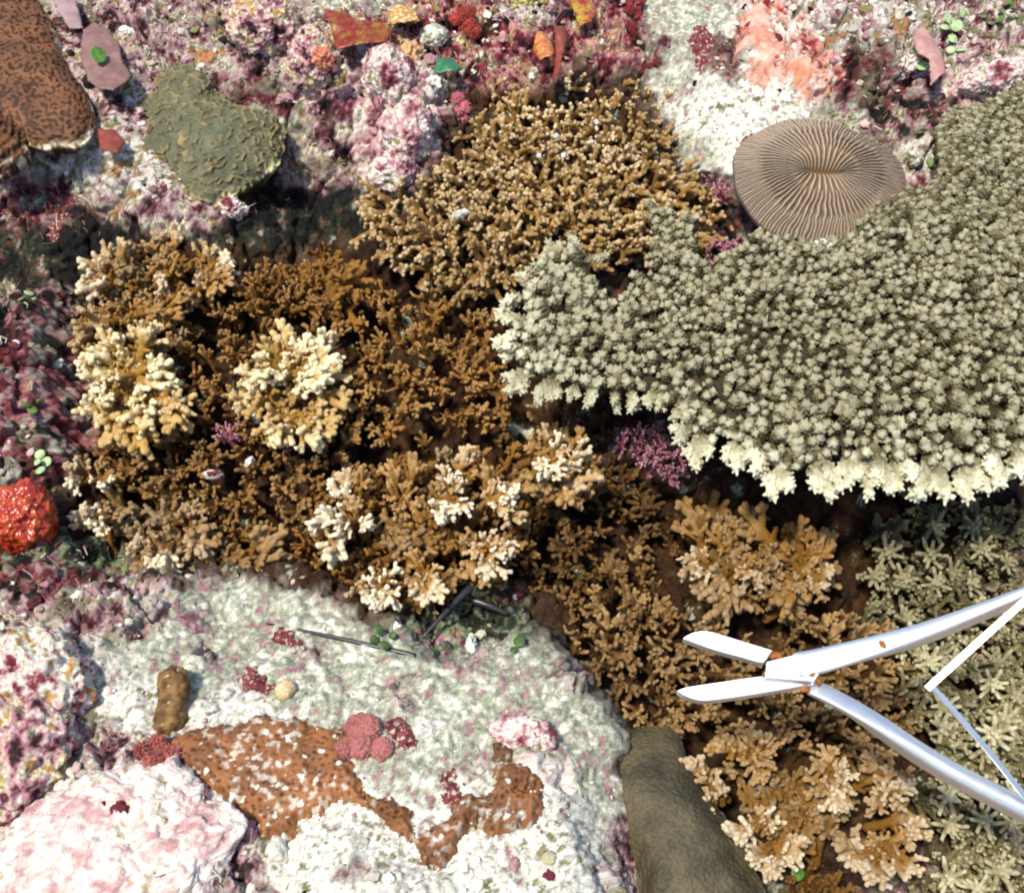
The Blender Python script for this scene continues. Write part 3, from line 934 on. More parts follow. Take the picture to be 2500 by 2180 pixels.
colony_arms('brown coral with orange stems under the front edge of the table coral', [
    ((1796, 1374), [(1831, 1329, .4), (1865, 1442, .7), (1821, 1418, .7), (1728, 1462, .5), (1767, 1526, .4), (1791, 1511, .5), (1850, 1370, .3), (1760, 1300, .3), (1800, 1250, .2), (1720, 1270, .3)]),
    ((1735, 1390), [(1693, 1329, .8), (1659, 1369, .9), (1698, 1398, 1), (1654, 1413, .6), (1690, 1440, .5), (1642, 1204, .3), (1727, 1180, .2), (1680, 1260, .3)]),
    ((1953, 1398), [(1953, 1452, .4), (2017, 1442, .8), (2047, 1393, .8), (2010, 1380, .5), (1983, 1418, .4), (2047, 1320, .3), (2007, 1310, .3), (1939, 1506, .3), (2043, 1290, .3), (1900, 1330, .2), (1920, 1270, .2), (1800, 1216, .3), (1960, 1240, .2), (2010, 1470, .4), (1890, 1490, .3)])],
    -.085, -.03, FING, 112, yellow=.6, tone=.72, wk=.62)  # tone reduced to paint the deeper shading below the table edge
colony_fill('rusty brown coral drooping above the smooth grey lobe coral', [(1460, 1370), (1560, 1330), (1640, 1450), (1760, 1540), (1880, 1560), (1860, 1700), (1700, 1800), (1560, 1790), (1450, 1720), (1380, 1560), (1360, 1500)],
            40, -.10, -.05, .012, FING_D, 113, pale=(.15, .6), tone=(.28, .72), yellow=.2)  # tone reduced, dark depth painted into the branches
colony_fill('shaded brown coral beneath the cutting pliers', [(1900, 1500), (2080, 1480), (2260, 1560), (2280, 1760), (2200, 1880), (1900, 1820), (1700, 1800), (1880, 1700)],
            40, -.115, -.062, .005, FING_D, 114, pale=(.2, .7), tone=(.28, .62), yellow=.1)  # dark tone stands in for shade in this hollow
colony_arms('golden brown branching coral with knobbly pale tips below the pliers', [
    ((1762, 1935), [(1654, 1840, .7), (1629, 1919, .8), (1640, 1950, .6), (1683, 1987, .8), (1762, 1899, .7), (1708, 1953, .6), (1700, 1870, .5), (1730, 1900, .5)]),
    ((1836, 1850), [(1816, 1762, .5), (1845, 1775, .5), (1780, 1800, .4), (1720, 1810, .4), (1880, 1840, .4), (1810, 1860, .4), (1914, 1796, .4), (1850, 1910, .4), (1890, 1890, .4)]),
    ((1865, 2010), [(1762, 2027, 1), (1772, 2045, 1), (1796, 2060, .8), (1904, 2005, 1), (1830, 1970, .5), (1880, 1960, .4)]),
    ((1880, 2066), [(1811, 2095, .9), (1860, 2145, .8), (1904, 2145, .8), (1973, 2086, .9), (1939, 2125, 1), (1983, 2041, .6), (1850, 2110, .8)]),
    ((2042, 1880), [(2003, 1806, .5), (2071, 1855, .7), (2086, 1914, .9), (2022, 1938, .6), (2037, 1978, 1), (2061, 1973, .7), (1980, 1880, .4), (1970, 1940, .4)]),
    ((2165, 1940), [(2135, 1938, .6), (2189, 1899, .8), (2243, 1923, .8), (2209, 1978, .6), (2150, 1860, .5), (2120, 1980, .5), (2230, 1860, .4), (2100, 1830, .4)]),
    ((2165, 2060), [(2273, 2007, .8), (2287, 2040, .7), (2253, 2135, .9), (2214, 2145, .8), (2057, 2115, .8), (2081, 2135, .8), (2125, 2154, .7), (2200, 2050, .4), (2110, 2060, .4), (2160, 2110, .5), (2030, 2080, .5), (2240, 2080, .6)])],
    -.075, -.02, FING, 115, yellow=.6, tone=.82, wk=.72)
colony_fill('dim brown twigs at the bottom edge between golden coral and green disc alga', [(1950, 2140), (2120, 2170), (2130, 2240), (1900, 2240)], 48, -.10, -.06, .0, BUSH_D, 116, pale=(0, .1), tone=(.6, .9))

# right: star fingered corals
def star_colony(label, pts, fillpoly, zb, zt, seed, tone):
    rng = np.random.default_rng(seed)
    root = thing('star_finger_coral', label, 'coral', P(pts[0][0], pts[0][1], zb), 'pale green star fingered corals')
    allp = [(x, y, 1) for x, y in pts]
    more = []
    for X, Y in poisson(fillpoly, 34, rng):
        if min((X - a) ** 2 + (Y - b) ** 2 for a, b in pts) > 28 ** 2:
            allp.append((X, Y, 0))
    for n_, (X, Y, main) in enumerate(allp):
        z1 = zt + rng.uniform(-.006, .006) - (.012 if not main else 0)
        tip = P(X, Y, z1)
        d = np.array([rng.normal() * .38, -.42 + rng.normal() * .38, 1.0]); d /= np.linalg.norm(d)
        L = rng.uniform(.025, .034)
        fl = STAR if rng.random() < (.75 if main else .2) else BUSH_S
        tn = ((rng.uniform(.55, 1) if main else rng.uniform(.1, .6)) * tone[1], .1, (rng.uniform(.9, 1.15) if main else rng.uniform(.6, 1.05)) * tone[0])
        msh = fl[int(rng.integers(len(fl)))]
        foot = tip - d * L * (1 if fl is STAR else 1.3)
        if n_ < 99:
            put_branch(root, msh, foot, tip, tn, rng, lmin=.02)
        else:
            more.append((msh, foot, tip, tn, rng.uniform(0, 6.28)))
    if more:
        join_branches(root, more, 'branches', M_STAR)
    return root
star_colony('dim grey green star fingered coral in the shade of the table coral', [(2174, 1354), (2209, 1329), (2282, 1349), (2160, 1408), (2218, 1408), (2169, 1437), (2292, 1418), (2351, 1393), (2415, 1349), (2395, 1422), (2480, 1369), (2189, 1506), (2238, 1496), (2150, 1500), (2300, 1300), (2380, 1290)],
            [(2150, 1290), (2260, 1240), (2540, 1240), (2540, 1470), (2300, 1540), (2160, 1540)], -.11, -.065, 120, (.62, .55))  # tone dimmed to paint the table coral's shade onto this colony
star_colony('bright cream star fingered coral behind the pliers spring', [(2228, 1594), (2405, 1629), (2435, 1678), (2312, 1700), (2312, 1776), (2430, 1801), (2336, 1840), (2460, 1740), (2380, 1560), (2440, 1500), (2290, 1620)],
            [(2200, 1570), (2300, 1550), (2540, 1470), (2540, 1880), (2330, 1860), (2270, 1700)], -.10, -.045, 121, (1.0, 1.0))
star_colony('greenish star fingered coral in the bottom right corner', [(2336, 1924), (2327, 1955), (2415, 2002), (2336, 2036), (2356, 2081), (2440, 2060), (2480, 2027), (2327, 2159), (2395, 2159), (2464, 2125), (2420, 1920), (2490, 1940)],
            [(2300, 1890), (2540, 1880), (2540, 2260), (2280, 2260), (2320, 2080)], -.10, -.05, 122, (.95, .95))
print('colonies', len(bpy.data.objects), round(time.time() - T0, 1))

# ------------------------------------------------------------------ table coral
TP = [(2600, 170), (2390, 268), (2320, 280), (2300, 320), (2275, 370), (2290, 435), (2250, 480), (2180, 492), (2125, 525), (2095, 555), (2090, 585), (2040, 602), (1970, 600), (1930, 584), (1845, 572), (1825, 588), (1770, 636), (1728, 650),
      (1706, 605), (1700, 545), (1650, 530), (1590, 520), (1558, 570), (1548, 640), (1508, 700), (1478, 640), (1455, 570), (1400, 580), (1320, 610), (1300, 660), (1250, 700), (1262, 740), (1236, 800), (1250, 850), (1245, 900),
      (1295, 955), (1370, 980), (1470, 1000), (1560, 992), (1640, 1024), (1655, 1080), (1710, 1100), (1770, 1098), (1830, 1135), (1880, 1165), (1960, 1190), (2040, 1150), (2130, 1165), (2200, 1150), (2260, 1180), (2340, 1180), (2420, 1150), (2480, 1140), (2600, 1120)]
_q = np.array(TP, float)
for _i in range(22, len(TP) - 1):                 # room for the branches that stick out past the plate
    _t = _q[_i + 1] - _q[_i - 1]
    _t /= np.linalg.norm(_t)
    TP[_i] = tuple(_q[_i] - np.array([-_t[1], _t[0]]) * 40)
ZT = .045
def ztab(X, Y):
    # the plate sags slightly to the back right and lifts at the front lip
    return ZT + .012 * (Y - 700) / 500 - .006 * (X - 1900) / 600
tpw = np.array([P(x, y, ztab(x, y)) for x, y in TP])
tc = thing('table_coral', 'wide grey green table coral with white tipped front edge', 'coral', P(1950, 850, -.08))
tx = np.arange(tpw[:, 0].min() - .004, tpw[:, 0].max() + .004, .0015); ty = np.arange(tpw[:, 1].min() - .004, tpw[:, 1].max() + .004, .0015)
AX, AY = np.meshgrid(tx, ty, indexing='ij')
wob = fbm(np.stack([AX, AY, 0 * AX], -1), 60, 3, 7) * .012
ins = inside(tpw[:, :2], AX, AY); ed = edge_dist(tpw[:, :2], AX, AY) * np.where(ins, 1, -1) + wob
# height of the plate as a plane through the outline
A = np.c_[tpw[:, :2], np.ones(len(tpw))]
coef = np.linalg.lstsq(A, tpw[:, 2], rcond=None)[0]
def zplane(x, y):
    return coef[0] * x + coef[1] * y + coef[2]
def sheet(name, AX, AY, top, bot, keep, mat, col=None, mask=None, parent=None, loc=(0, 0, 0)):
    """closed slab between two height fields over the kept cells"""
    n0, n1 = AX.shape
    cell = keep[:-1, :-1] & keep[1:, :-1] & keep[1:, 1:] & keep[:-1, 1:]
    ii = np.arange(n0 * n1).reshape(n0, n1)
    q = np.stack([ii[:-1, :-1], ii[1:, :-1], ii[1:, 1:], ii[:-1, 1:]], -1)[cell]
    N = n0 * n1
    e = np.concatenate([q[:, [0, 1]], q[:, [1, 2]], q[:, [2, 3]], q[:, [3, 0]]])
    key = np.minimum(e[:, 0], e[:, 1]).astype(np.int64) * N + np.maximum(e[:, 0], e[:, 1])
    u, inv, cnt = np.unique(key, return_inverse=True, return_counts=True)
    be = e[cnt[inv] == 1]
    side = np.stack([be[:, 1], be[:, 0], be[:, 0] + N, be[:, 1] + N], -1)
    Fq = np.concatenate([q, q[:, ::-1] + N, side])
    Vv = np.concatenate([np.stack([AX, AY, top], -1).reshape(-1, 3), np.stack([AX, AY, bot], -1).reshape(-1, 3)])
    used, inv2 = np.unique(Fq.ravel(), return_inverse=True)
    Fq = inv2.reshape(-1, 4)
    Vv = Vv[used] - np.asarray(loc)
    c2 = None if col is None else np.concatenate([col.reshape(-1, 3)] * 2)[used]
    m2 = None if mask is None else np.concatenate([mask.reshape(-1, 3)] * 2)[used]
    return link(name, mesh_np(name, Vv, Fq, mat, c2, m2), parent)
pz = zplane(AX, AY) - .0015 + .003 * fbm(np.stack([AX, AY, 0 * AX], -1), 90, 3, 8)
w1_, w2_, wi_ = worley2(AX, AY, .006, 8)
pz = pz + .0045 * np.clip(1 - (w1_ / .55) ** 2, 0, 1) * wi_
holes = fbm(np.stack([AX, AY, 0 * AX], -1), 75, 3, 12)
frontw = smooth(900, 1150, proj(np.stack([AX, AY, pz], -1))[1])
keep = (ed > .004 + .012 * frontw) & ~((holes > .26 - .12 * frontw) & (ed < .05))
mk = np.zeros(AX.shape + (3,)); mk[..., 2] = .1
pl_o = sheet('plate', AX, AY, pz, pz - .008 - .006 * smooth(0, .06, ed), keep, M_TABLE, mask=mk, parent=tc, loc=tc.location)
pl_o.color = (0, 0, .75, 1)
st = tube_geo([np.array(P(2100, 900, -.10)), np.array(P(2090, 890, -.06)), np.array(P(2080, 880, -.025))], [.07, .05, .05], 24)
sm = mesh_np('stalk', st[0] - np.array(tc.location), st[1], M_TABLE, None, np.full((len(st[0]), 3), .1))
link('stalk', sm, tc).color = (0, 0, .5, 1)
# upright twigs in rough rows running out from the stalk
rng = np.random.default_rng(31)
tw_pts = []
cand = np.c_[rng.uniform(tpw[:, 0].min(), tpw[:, 0].max(), 60000), rng.uniform(tpw[:, 1].min(), tpw[:, 1].max(), 60000)]
inn = inside(tpw[:, :2], cand[:, 0], cand[:, 1])
cand = cand[inn]; ced = edge_dist(tpw[:, :2], cand[:, 0], cand[:, 1])
fr_y = np.array(proj(np.c_[cand, zplane(cand[:, 0], cand[:, 1])]))
grid = {}
sel = []
for k in range(len(cand)):
    s = .0062 + .0027 * smooth(500, 1150, fr_y[1, k])
    key = (int(cand[k, 0] // .014), int(cand[k, 1] // .014))
    ok = True
    for dx in (-1, 0, 1):
        for dy in (-1, 0, 1):
            for j in grid.get((key[0] + dx, key[1] + dy), ()):
                if (cand[k, 0] - cand[j, 0]) ** 2 + (cand[k, 1] - cand[j, 1]) ** 2 < s * s:
                    ok = False
    if ok and ced[k] > .003:
        grid.setdefault(key, []).append(k); sel.append(k)
cen = np.array(P(2350, 560, ZT))[:2]
twg = []
for k in sel:
    x, y = cand[k]
    X, Y = fr_y[0, k], fr_y[1, k]
    if X > 2560:
        continue
    out = np.array([x, y]) - cen; ol = np.linalg.norm(out); out /= ol + 1e-9
    rim = math.exp(-(ced[k] / .022) ** 2)
    d = np.array([out[0] * (.22 + .5 * rim) + rng.normal() * .12, out[1] * (.22 + .5 * rim) + rng.normal() * .12 - .05, 1.0])
    d /= np.linalg.norm(d)
    front = smooth(850, 1200, Y) + smooth(1600, 1280, X)
    h = (.0112 + .0040 * front) * rng.uniform(.7, 1.35)
    pale = np.clip(.20 + .42 * min(front, 1) * (.08 + .92 * rim) + rng.uniform(-.08, .14), 0, .95)  # front tips: own pale growth plus painted brightness towards the light
    twg.append((np.array([x, y, zplane(x, y) - .001]), d, h, pale, rng.uniform(.82, 1.12), front * .5 + rim * .3, (X, Y)))
def twig_matrix(p, d, h, q, wide=1.0):
    R = (Vector(d).to_track_quat('Z', 'Y') @ Quaternion((0, 0, 1), q)).to_matrix().to_4x4()
    return Matrix.Translation(Vector(p)) @ R @ Matrix.Diagonal((h * wide, h * wide, h, 1))
# the showiest hundred are parts of their own (twigs and lip branches); the rest are one part
lip = []
tpc = np.array(TP, float)
acc = 0
for i in range(25, len(TP) - 1):
    a, b = tpc[i], tpc[i + 1]
    L = np.linalg.norm(b - a)
    nrm = np.array([-(b - a)[1], (b - a)[0]]) / (L + 1e-9)
    n = max(1, int(round(L / 44)))
    for k in range(n):
        q = a + (b - a) * (k + rng.uniform(.2, .8)) / n
        if not inside(TP, np.array([q[0] - nrm[0] * 6]), np.array([q[1] - nrm[1] * 6]))[0]:
            nn = -nrm
        else:
            nn = nrm
        if q[0] < 2540:
            lip.append((q, nn))
for q, nn in lip:
    X, Y = q
    zz = ztab(X, Y)
    p0 = P(X - nn[0] * 14, Y - nn[1] * 14, zz - .002)
    fs = float(np.clip(smooth(950, 1160, Y) + smooth(1330, 1250, X) * .8 + .15, 0, 1))
    reach = 34 + 46 * fs * rng.uniform(.5, 1.2) + 22 * smooth(1420, 1300, X)
    p1 = P(X + nn[0] * reach + rng.normal() * 8, Y + nn[1] * reach + rng.normal() * 8, zz + rng.uniform(-.004, .010))
    put_branch(tc, EDGE[int(rng.integers(len(EDGE)))], p0, p1, (np.clip(.45 + .55 * fs + rng.uniform(-.15, .1), 0, 1), .0, rng.uniform(1.0, 1.3) + .25 * fs), rng, 'edge_branch', lmin=.014, thick=.82)  # pale lip branches, also brightened towards the front as painted light
nlip = len(lip)
rest = []
order = sorted(twg, key=lambda t: -t[5])
solo = order[:100]
for p, d, h, pale, tone, sh, xy in solo:
    o = bpy.data.objects.new('branchlet', TWIG[int(rng.integers(len(TWIG)))])
    C.objects.link(o); o.parent = tc
    M = twig_matrix(p - np.array(tc.location), d, h * 1.05, rng.uniform(0, 6.28), 1.22)
    o.matrix_local = M
    o.color = (pale, 0, tone * 1.05, 1)
vs, fs_, ms, nn_ = [], [], [], 0
TV = [(verts_of(m), tri_faces(m)) for m in TWIG]
TM = []
for m in TWIG:
    a = np.empty(len(m.vertices) * 4, np.float32); m.attributes['Mask'].data.foreach_get('color', a); TM.append(a.reshape(-1, 4)[:, :3])
for p, d, h, pale, tone, sh, xy in order[100:]:
    k = int(rng.integers(len(TWIG)))
    M = np.array(twig_matrix(p - np.array(tc.location), d, h, rng.uniform(0, 6.28), 1.42))
    v = TV[k][0] @ M[:3, :3].T + M[:3, 3]
    mk = TM[k].copy(); mk[:, 0] *= pale / .35; mk[:, 2] *= tone
    vs.append(v); fs_.append(TV[k][1] + nn_); ms.append(mk); nn_ += len(v)
rest_o = link('branchlets', mesh_np('branchlets', np.concatenate(vs), np.concatenate(fs_), M_TABLE, None, np.clip(np.concatenate(ms), 0, 1)), tc)
rest_o['kind'] = 'stuff'
rest_o.color = (.35, 0, .98, 1)
print('table', len(twg), nlip, nn_, round(time.time() - T0, 1))

# ------------------------------------------------------------------ mushroom coral
def mushroom():
    c = P(1995, 442, .030)
    root = tag(link('mushroom_coral', None), 'round ridged mushroom coral disc lying beside the table coral', 'coral')
    root.location = c
    n_r, n_a = 190, 1100
    a = np.arange(n_a) / n_a * 2 * math.pi
    r = np.linspace(0, 1, n_r) ** .8
    RR, AA = np.meshgrid(r, a, indexing='ij')
    # the ridges run out from a slit, so coordinates are stretched along x near the middle
    slit = .22
    cx = np.cos(AA); cy = np.sin(AA)
    ex = cx * (RR * (1 - slit * (1 - RR) ** 1.2) + slit * (1 - RR) ** 2.0)
    ey = cy * RR
    rim = 1 + .025 * np.sin(3 * AA + 1) + .018 * np.sin(5 * AA) + .012 * np.sin(9 * AA + 2)
    # ridges keep their spacing by splitting outward
    wob = .05 * fbm(np.stack([ex * 3, ey * 3, 0 * ex], -1), 1, 3, 5) * 6.28
    A2 = AA + .05 * fbm(np.stack([ex, ey, 0 * ex], -1), 4, 3, 41) + .09 * np.sin(RR * 3) * np.sin(AA * 2 + .5)
    def rid(n):
        return .5 + .5 * np.cos(A2 * n)
    w1 = 1 - smooth(.30, .44, RR); w3 = smooth(.66, .80, RR); w2 = 1 - w1 - w3
    ridge = (rid(36) ** 1.2) * w1 + (rid(72) ** 1.1) * w2 + np.maximum(rid(72) * .9, rid(144)) * w3
    ridge *= smooth(.0, .06, RR)
    jag = 1 + .10 * fbm(np.stack([ex * 30, ey * 30, 0 * ex], -1), 1, 2, 6)
    mixr = smooth(.3, .9, RR)
    dome = .024 * (1 - RR ** 2.6) - .010 * np.exp(-((ex / .30) ** 2 + (ey / .10) ** 2)) + .004 * fbm(np.stack([ex * 2, ey * 2, 0 * ex], -1), 1, 2, 9)
    R0, R1 = .0800, .0625
    hgt = dome + (.0032 + .0012 * mixr) * ridge * jag
    x = ex * rim * R0; y = ey * rim * R1
    # tucked under at the rim
    v_top = np.stack([x, y, hgt], -1)
    und = []
    for s_, dz in ((1.0, -.006), (.93, -.012), (.6, -.014), (.02, -.014)):
        und.append(np.stack([x[-1] * s_, y[-1] * s_, np.full(n_a, dz) + hgt[-1] * (.4 if s_ == 1.0 else 0)], -1))
    allv = np.concatenate([v_top, np.array(und)], 0)
    rows = allv.shape[0]
    ii = np.arange(rows * n_a).reshape(rows, n_a)
    F = np.stack([ii[:-1], ii[1:], np.roll(ii, -1, 1)[1:], np.roll(ii, -1, 1)[:-1]], -1).reshape(-1, 4)
    valley = np.array([.13, .072, .024]); crest = np.array([.45, .36, .28]); crest2 = np.array([.49, .395, .30])  # brown valleys darkened further to paint shade between the ridges
    t = (np.clip(ridge, 0, 1) ** 1.5)[..., None]
    mixc = smooth(.25, .95, RR)[..., None]
    colr = (valley * (1 - mixc) + np.array([.082, .045, .020]) * mixc) * (1 - t) + (crest * (1 - mixc) + crest2 * mixc * .9) * t
    pv = smooth(.12, .5, fbm(np.stack([ex * 2.2, ey * 2.2, 0 * ex], -1), 1, 3, 13))[..., None] * smooth(-.2, -.7, ey)[..., None]
    colr = colr * (1 - pv * .7) + np.array([.50, .36, .38]) * pv * .7
    cc = np.concatenate([colr, np.full((4, n_a, 3), .12)], 0)
    me = mesh_np('mushroom_coral', allv.reshape(-1, 3), F, M_CRUST, cc.reshape(-1, 3))
    root.data = me if root.type == 'MESH' else None
    return root, me
_me = bpy.data.meshes.new('tmp')
def mushroom_build():
    global link
    old = link
    def l2(name, me, parent=None, loc=None):
        return old(name, me if me is not None else _me, parent, loc)
    link = l2
    r, me = mushroom()
    link = old
    r.rotation_euler = (math.radians(19), math.radians(2), math.radians(-4))
    return r
fung = mushroom_build()
print('fungia', round(time.time() - T0, 1))

# ------------------------------------------------------------------ encrusting corals draped over the floor
def drape(name, label, cat, poly, thick, dome, colfn, relief, seed, ragged=.35, step=.0012, group=None, mat=None, zoff=0.0, soft=.010, gaps=0.0, plane=False):
    w3 = np.array([G(x, y) for x, y in poly])
    w2 = w3[:, :2]
    lo, hi = w2.min(0) - .01, w2.max(0) + .01
    AX, AY = np.meshgrid(np.arange(lo[0], hi[0], step), np.arange(lo[1], hi[1], step), indexing='ij')
    p3 = np.stack([AX, AY, 0 * AX + seed], -1)
    s = edge_dist(w2, AX, AY) * np.where(inside(w2, AX, AY), 1, -1) + ragged * .012 * fbm(p3, 110, 4, seed, .65) + .0016 * min(ragged, .5) * 2 * fbm(p3, 420, 2, seed + 50)
    if gaps:
        s = np.minimum(s, (.5 - gaps / 2 - fbm(p3, 55, 4, seed + 3, .6)) * .02)
    pr = smooth(-.0005, soft, s)
    base = hsample(AX, AY)
    # smooth the floor under the crust so that it reads as its own skin
    b2 = hbsample(AX, AY) + .001
    if plane:
        A_ = np.c_[w2, np.ones(len(w2))]
        kf = np.linalg.lstsq(A_, w3[:, 2], rcond=None)[0]
        b2 = .2 * b2 + .8 * (kf[0] * AX + kf[1] * AY + kf[2])
        base = np.minimum(base, b2)
    for _ in range(30):
        b2[1:-1, 1:-1] = (b2[:-2, 1:-1] + b2[2:, 1:-1] + b2[1:-1, :-2] + b2[1:-1, 2:] + b2[1:-1, 1:-1]) / 5
    smx = max(s.max(), .01)
    dm = np.clip(s / smx, 0, 1) ** .7
    for _ in range(int(dome * 4000)):
        dm[1:-1, 1:-1] = (dm[:-2, 1:-1] + dm[2:, 1:-1] + dm[1:-1, :-2] + dm[1:-1, 2:] + dm[1:-1, 1:-1]) / 5
    hg = thick * pr + dome * dm
    if soft > .025:
        for _ in range(260):
            hg[1:-1, 1:-1] = (hg[:-2, 1:-1] + hg[2:, 1:-1] + hg[1:-1, :-2] + hg[1:-1, 2:] + hg[1:-1, 1:-1]) / 5
    top = b2 + .25 * np.clip(base - b2, -.004, .004) + hg + zoff
    rel, t = relief(p3, AX, AY, s)
    top = top + rel * pr
    colr = colfn(p3, t, s)
    keep = s > -.0006
    c0 = w3.mean(0)
    o = sheet(name, AX, AY, top, (top - .009) if plane else np.minimum(base, b2) - .004, keep, mat or M_CRUST, col=np.clip(colr, .005, .85), loc=c0)
    o.location = c0
    return tag(o, label, cat, group)

def lerp3(a, b, t):
    return np.array(a) * (1 - t[..., None]) + np.array(b) * t[..., None]

def meander(p3, AX, AY, s):
    n = perlin(p3 * np.array([1, 1.25, 1]) + .004 * fbm(p3, 60, 2, 20)[..., None], 128, 21)
    r = np.clip(1 - np.abs(n) * 3.4, 0, 1) * smooth(-.25, .25, perlin(p3, 150, 23))
    return .0030 * r + .0015 * fbm(p3, 60, 2, 22), r
def pores(p3, AX, AY, s):
    d1, d2, _ = worley2(AX, AY, .0046, 3)
    pit = smooth(.26 + .22 * _, .10, d1) * (.5 + .5 * smooth(-.2, .2, fbm(p3, 60, 2, 24)))
    return -.0016 * pit + .001 * fbm(p3, 60, 3, 23), pit
def ringed(p3, AX, AY, s):
    d1, d2, _ = worley2(AX, AY, .0046, 4)
    rr = smooth(.45, .15, d1)
    return .0012 * rr + .0012 * np.sin(s * 900 + 3 * fbm(p3, 50, 2, 25)) + .002 * fbm(p3, 40, 3, 24), rr
def grit(p3, AX, AY, s):
    n = fbm(p3, 260, 3, 26, .8)
    return .0008 * n + .003 * fbm(p3, 35, 3, 27), np.clip(.5 + n, 0, 1)

def mott(p3, f, seed):
    return uniform(fbm(p3, f, 3, seed))

def mound(name, label, cat, poly, centre, height, colfn, relief, seed, zoff=.0, power=2.4, wob=.04, slope=0.0, tuck=.016, n_r=230, n_a=760, smoothing=7):
    """a domed colony on its own outline: a rounded cap whose rim tucks under"""
    c0 = G(*centre); z0 = c0[2] + zoff
    def at(X, Y):
        z = z0
        for _ in range(6):
            p = P(X, Y, z); z = z0 + slope * (p[1] - c0[1])
        return p
    c = at(*centre)
    pw = np.array([at(x, y) for x, y in poly])[:, :2] - c[:2]
    an = np.arange(n_a) / n_a * 2 * math.pi
    dirs = np.stack([np.cos(an), np.sin(an)], -1)
    Rv = np.zeros(n_a)
    for i in range(len(pw)):
        p, q = pw[i], pw[(i + 1) % len(pw)]
        e = q - p
        det = dirs[:, 0] * -e[1] + dirs[:, 1] * e[0]
        det = np.where(np.abs(det) < 1e-12, 1e-12, det)
        t = (p[0] * -e[1] + p[1] * e[0]) / det
        u = (dirs[:, 0] * p[1] - dirs[:, 1] * p[0]) / det
        Rv = np.where((t > 0) & (u >= 0) & (u <= 1), np.maximum(Rv, t), Rv)
    Rv = np.maximum(Rv, .25 * Rv.mean())
    for _ in range(smoothing):
        Rv = (np.roll(Rv, 3) + Rv + np.roll(Rv, -3)) / 3
    nz = fbm(np.stack([dirs[:, 0] * 2, dirs[:, 1] * 2, 0 * an + seed], -1), 2.2, 4, seed, .6)
    Rv = Rv * (1 + wob * 1.6 * nz)
    r = np.linspace(0, 1, n_r) ** .75
    RR, AA = np.meshgrid(r, np.arange(n_a), indexing='ij')
    x = RR * Rv[AA] * dirs[AA, 0]; y = RR * Rv[AA] * dirs[AA, 1]
    z = height * (1 - RR ** power) + slope * y - .006 * smooth(.93, 1.0, RR)
    v = np.stack([x, y, z], -1)
    du = np.gradient(v, axis=0); dv = (np.roll(v, -1, 1) - np.roll(v, 1, 1))
    nrm = np.cross(du, dv); nrm /= np.linalg.norm(nrm, axis=-1)[..., None] + 1e-12
    nrm = np.where(nrm[..., 2:] < 0, -nrm, nrm); nrm[0] = (0, 0, 1)
    p3 = v + np.array([seed * .37, seed * .19, 0])
    s = (1 - RR) * Rv[AA]
    rel, t = relief(p3, p3[..., 0], p3[..., 1], s)
    big = .10 * height * fbm(p3, 22, 3, seed + 2) * smooth(1, .7, RR)
    v = v + nrm * (rel + big)[..., None]
    col = colfn(p3, t, s)
    rows = [v]; cols = [col]
    for sc, dz in ((.985, -.005), (.93, -.010), (.80, -tuck), (.02, -tuck - .004)):
        e = v[-1:].copy(); e[..., :2] *= sc; e[..., 2] += dz
        rows.append(e); cols.append(col[-1:] * .5)
    v = np.concatenate(rows); col = np.concatenate(cols)
    nr = v.shape[0]
    ii = np.arange(nr * n_a).reshape(nr, n_a)
    Fq = np.stack([ii[:-1], ii[1:], np.roll(ii, -1, 1)[1:], np.roll(ii, -1, 1)[:-1]], -1).reshape(-1, 4)
    o = link(name, mesh_np(name, v.reshape(-1, 3), Fq, M_CRUST, np.clip(col, .004, .85).reshape(-1, 3))); o.location = c
    return tag(o, label, cat)
z1 = lambda pts: [(x * .438, y * .438) for x, y in pts]
OL = [(790, 400), (860, 340), (930, 330), (1000, 275), (1100, 310), (1200, 350), (1225, 440), (1220, 520), (1260, 580), (1340, 615), (1430, 650), (1540, 655), (1580, 710), (1570, 850), (1510, 930), (1390, 1020), (1260, 1085), (1180, 1140), (1100, 1145), (1020, 1060), (950, 1000), (840, 990), (735, 930), (750, 870), (830, 850), (790, 770), (720, 690), (690, 620), (780, 590), (820, 540), (815, 480)]
def ol_col(p3, t, s):
    c = lerp3((.100, .104, .058), (.235, .180, .078), np.clip(t * 1.05, 0, 1))
    e = smooth(.006, .0, s) * smooth(.45, .75, mott(p3, 60, 31))
    return c * (.8 + .35 * mott(p3, 60, 30))[..., None] * (1 - e[..., None]) + np.array([.60, .56, .30]) * e[..., None]
def wrinkle(p3, AX, AY, s):
    q = p3 + .005 * fbm(p3, 70, 2, 20)[..., None]
    n = perlin(q * np.array([1, 1.5, 1.2]), 105, 21)
    m = perlin(q, 120, 23)
    r = np.clip(1 - np.abs(n) * 3.0, 0, 1) * smooth(-.35, .15, m)
    return .0030 * r + .0016 * fbm(p3, 70, 3, 22), r
mound('crust_coral', 'olive grey crust coral with wavy ridges at upper left', 'coral', z1(OL), (470, 330), .030, ol_col, wrinkle, 1, zoff=.002, power=2.8, slope=.10, tuck=.03)
def br_col(p3, t, s):
    c = lerp3((.150, .060, .022), (.050, .018, .007), t)
    e = smooth(.006, .001, s) * smooth(.3, .6, mott(p3, 70, 33))
    return c * (.7 + .55 * mott(p3, 40, 32))[..., None] * (1 - e[..., None]) + np.array([.66, .60, .42]) * e[..., None]
def pores3(p3, AX, AY, s):
    n = perlin(p3, 230, 3)
    pit = smooth(-.05, .30, n)
    return -.0014 * pit + .0022 * fbm(p3, 55, 3, 23), pit
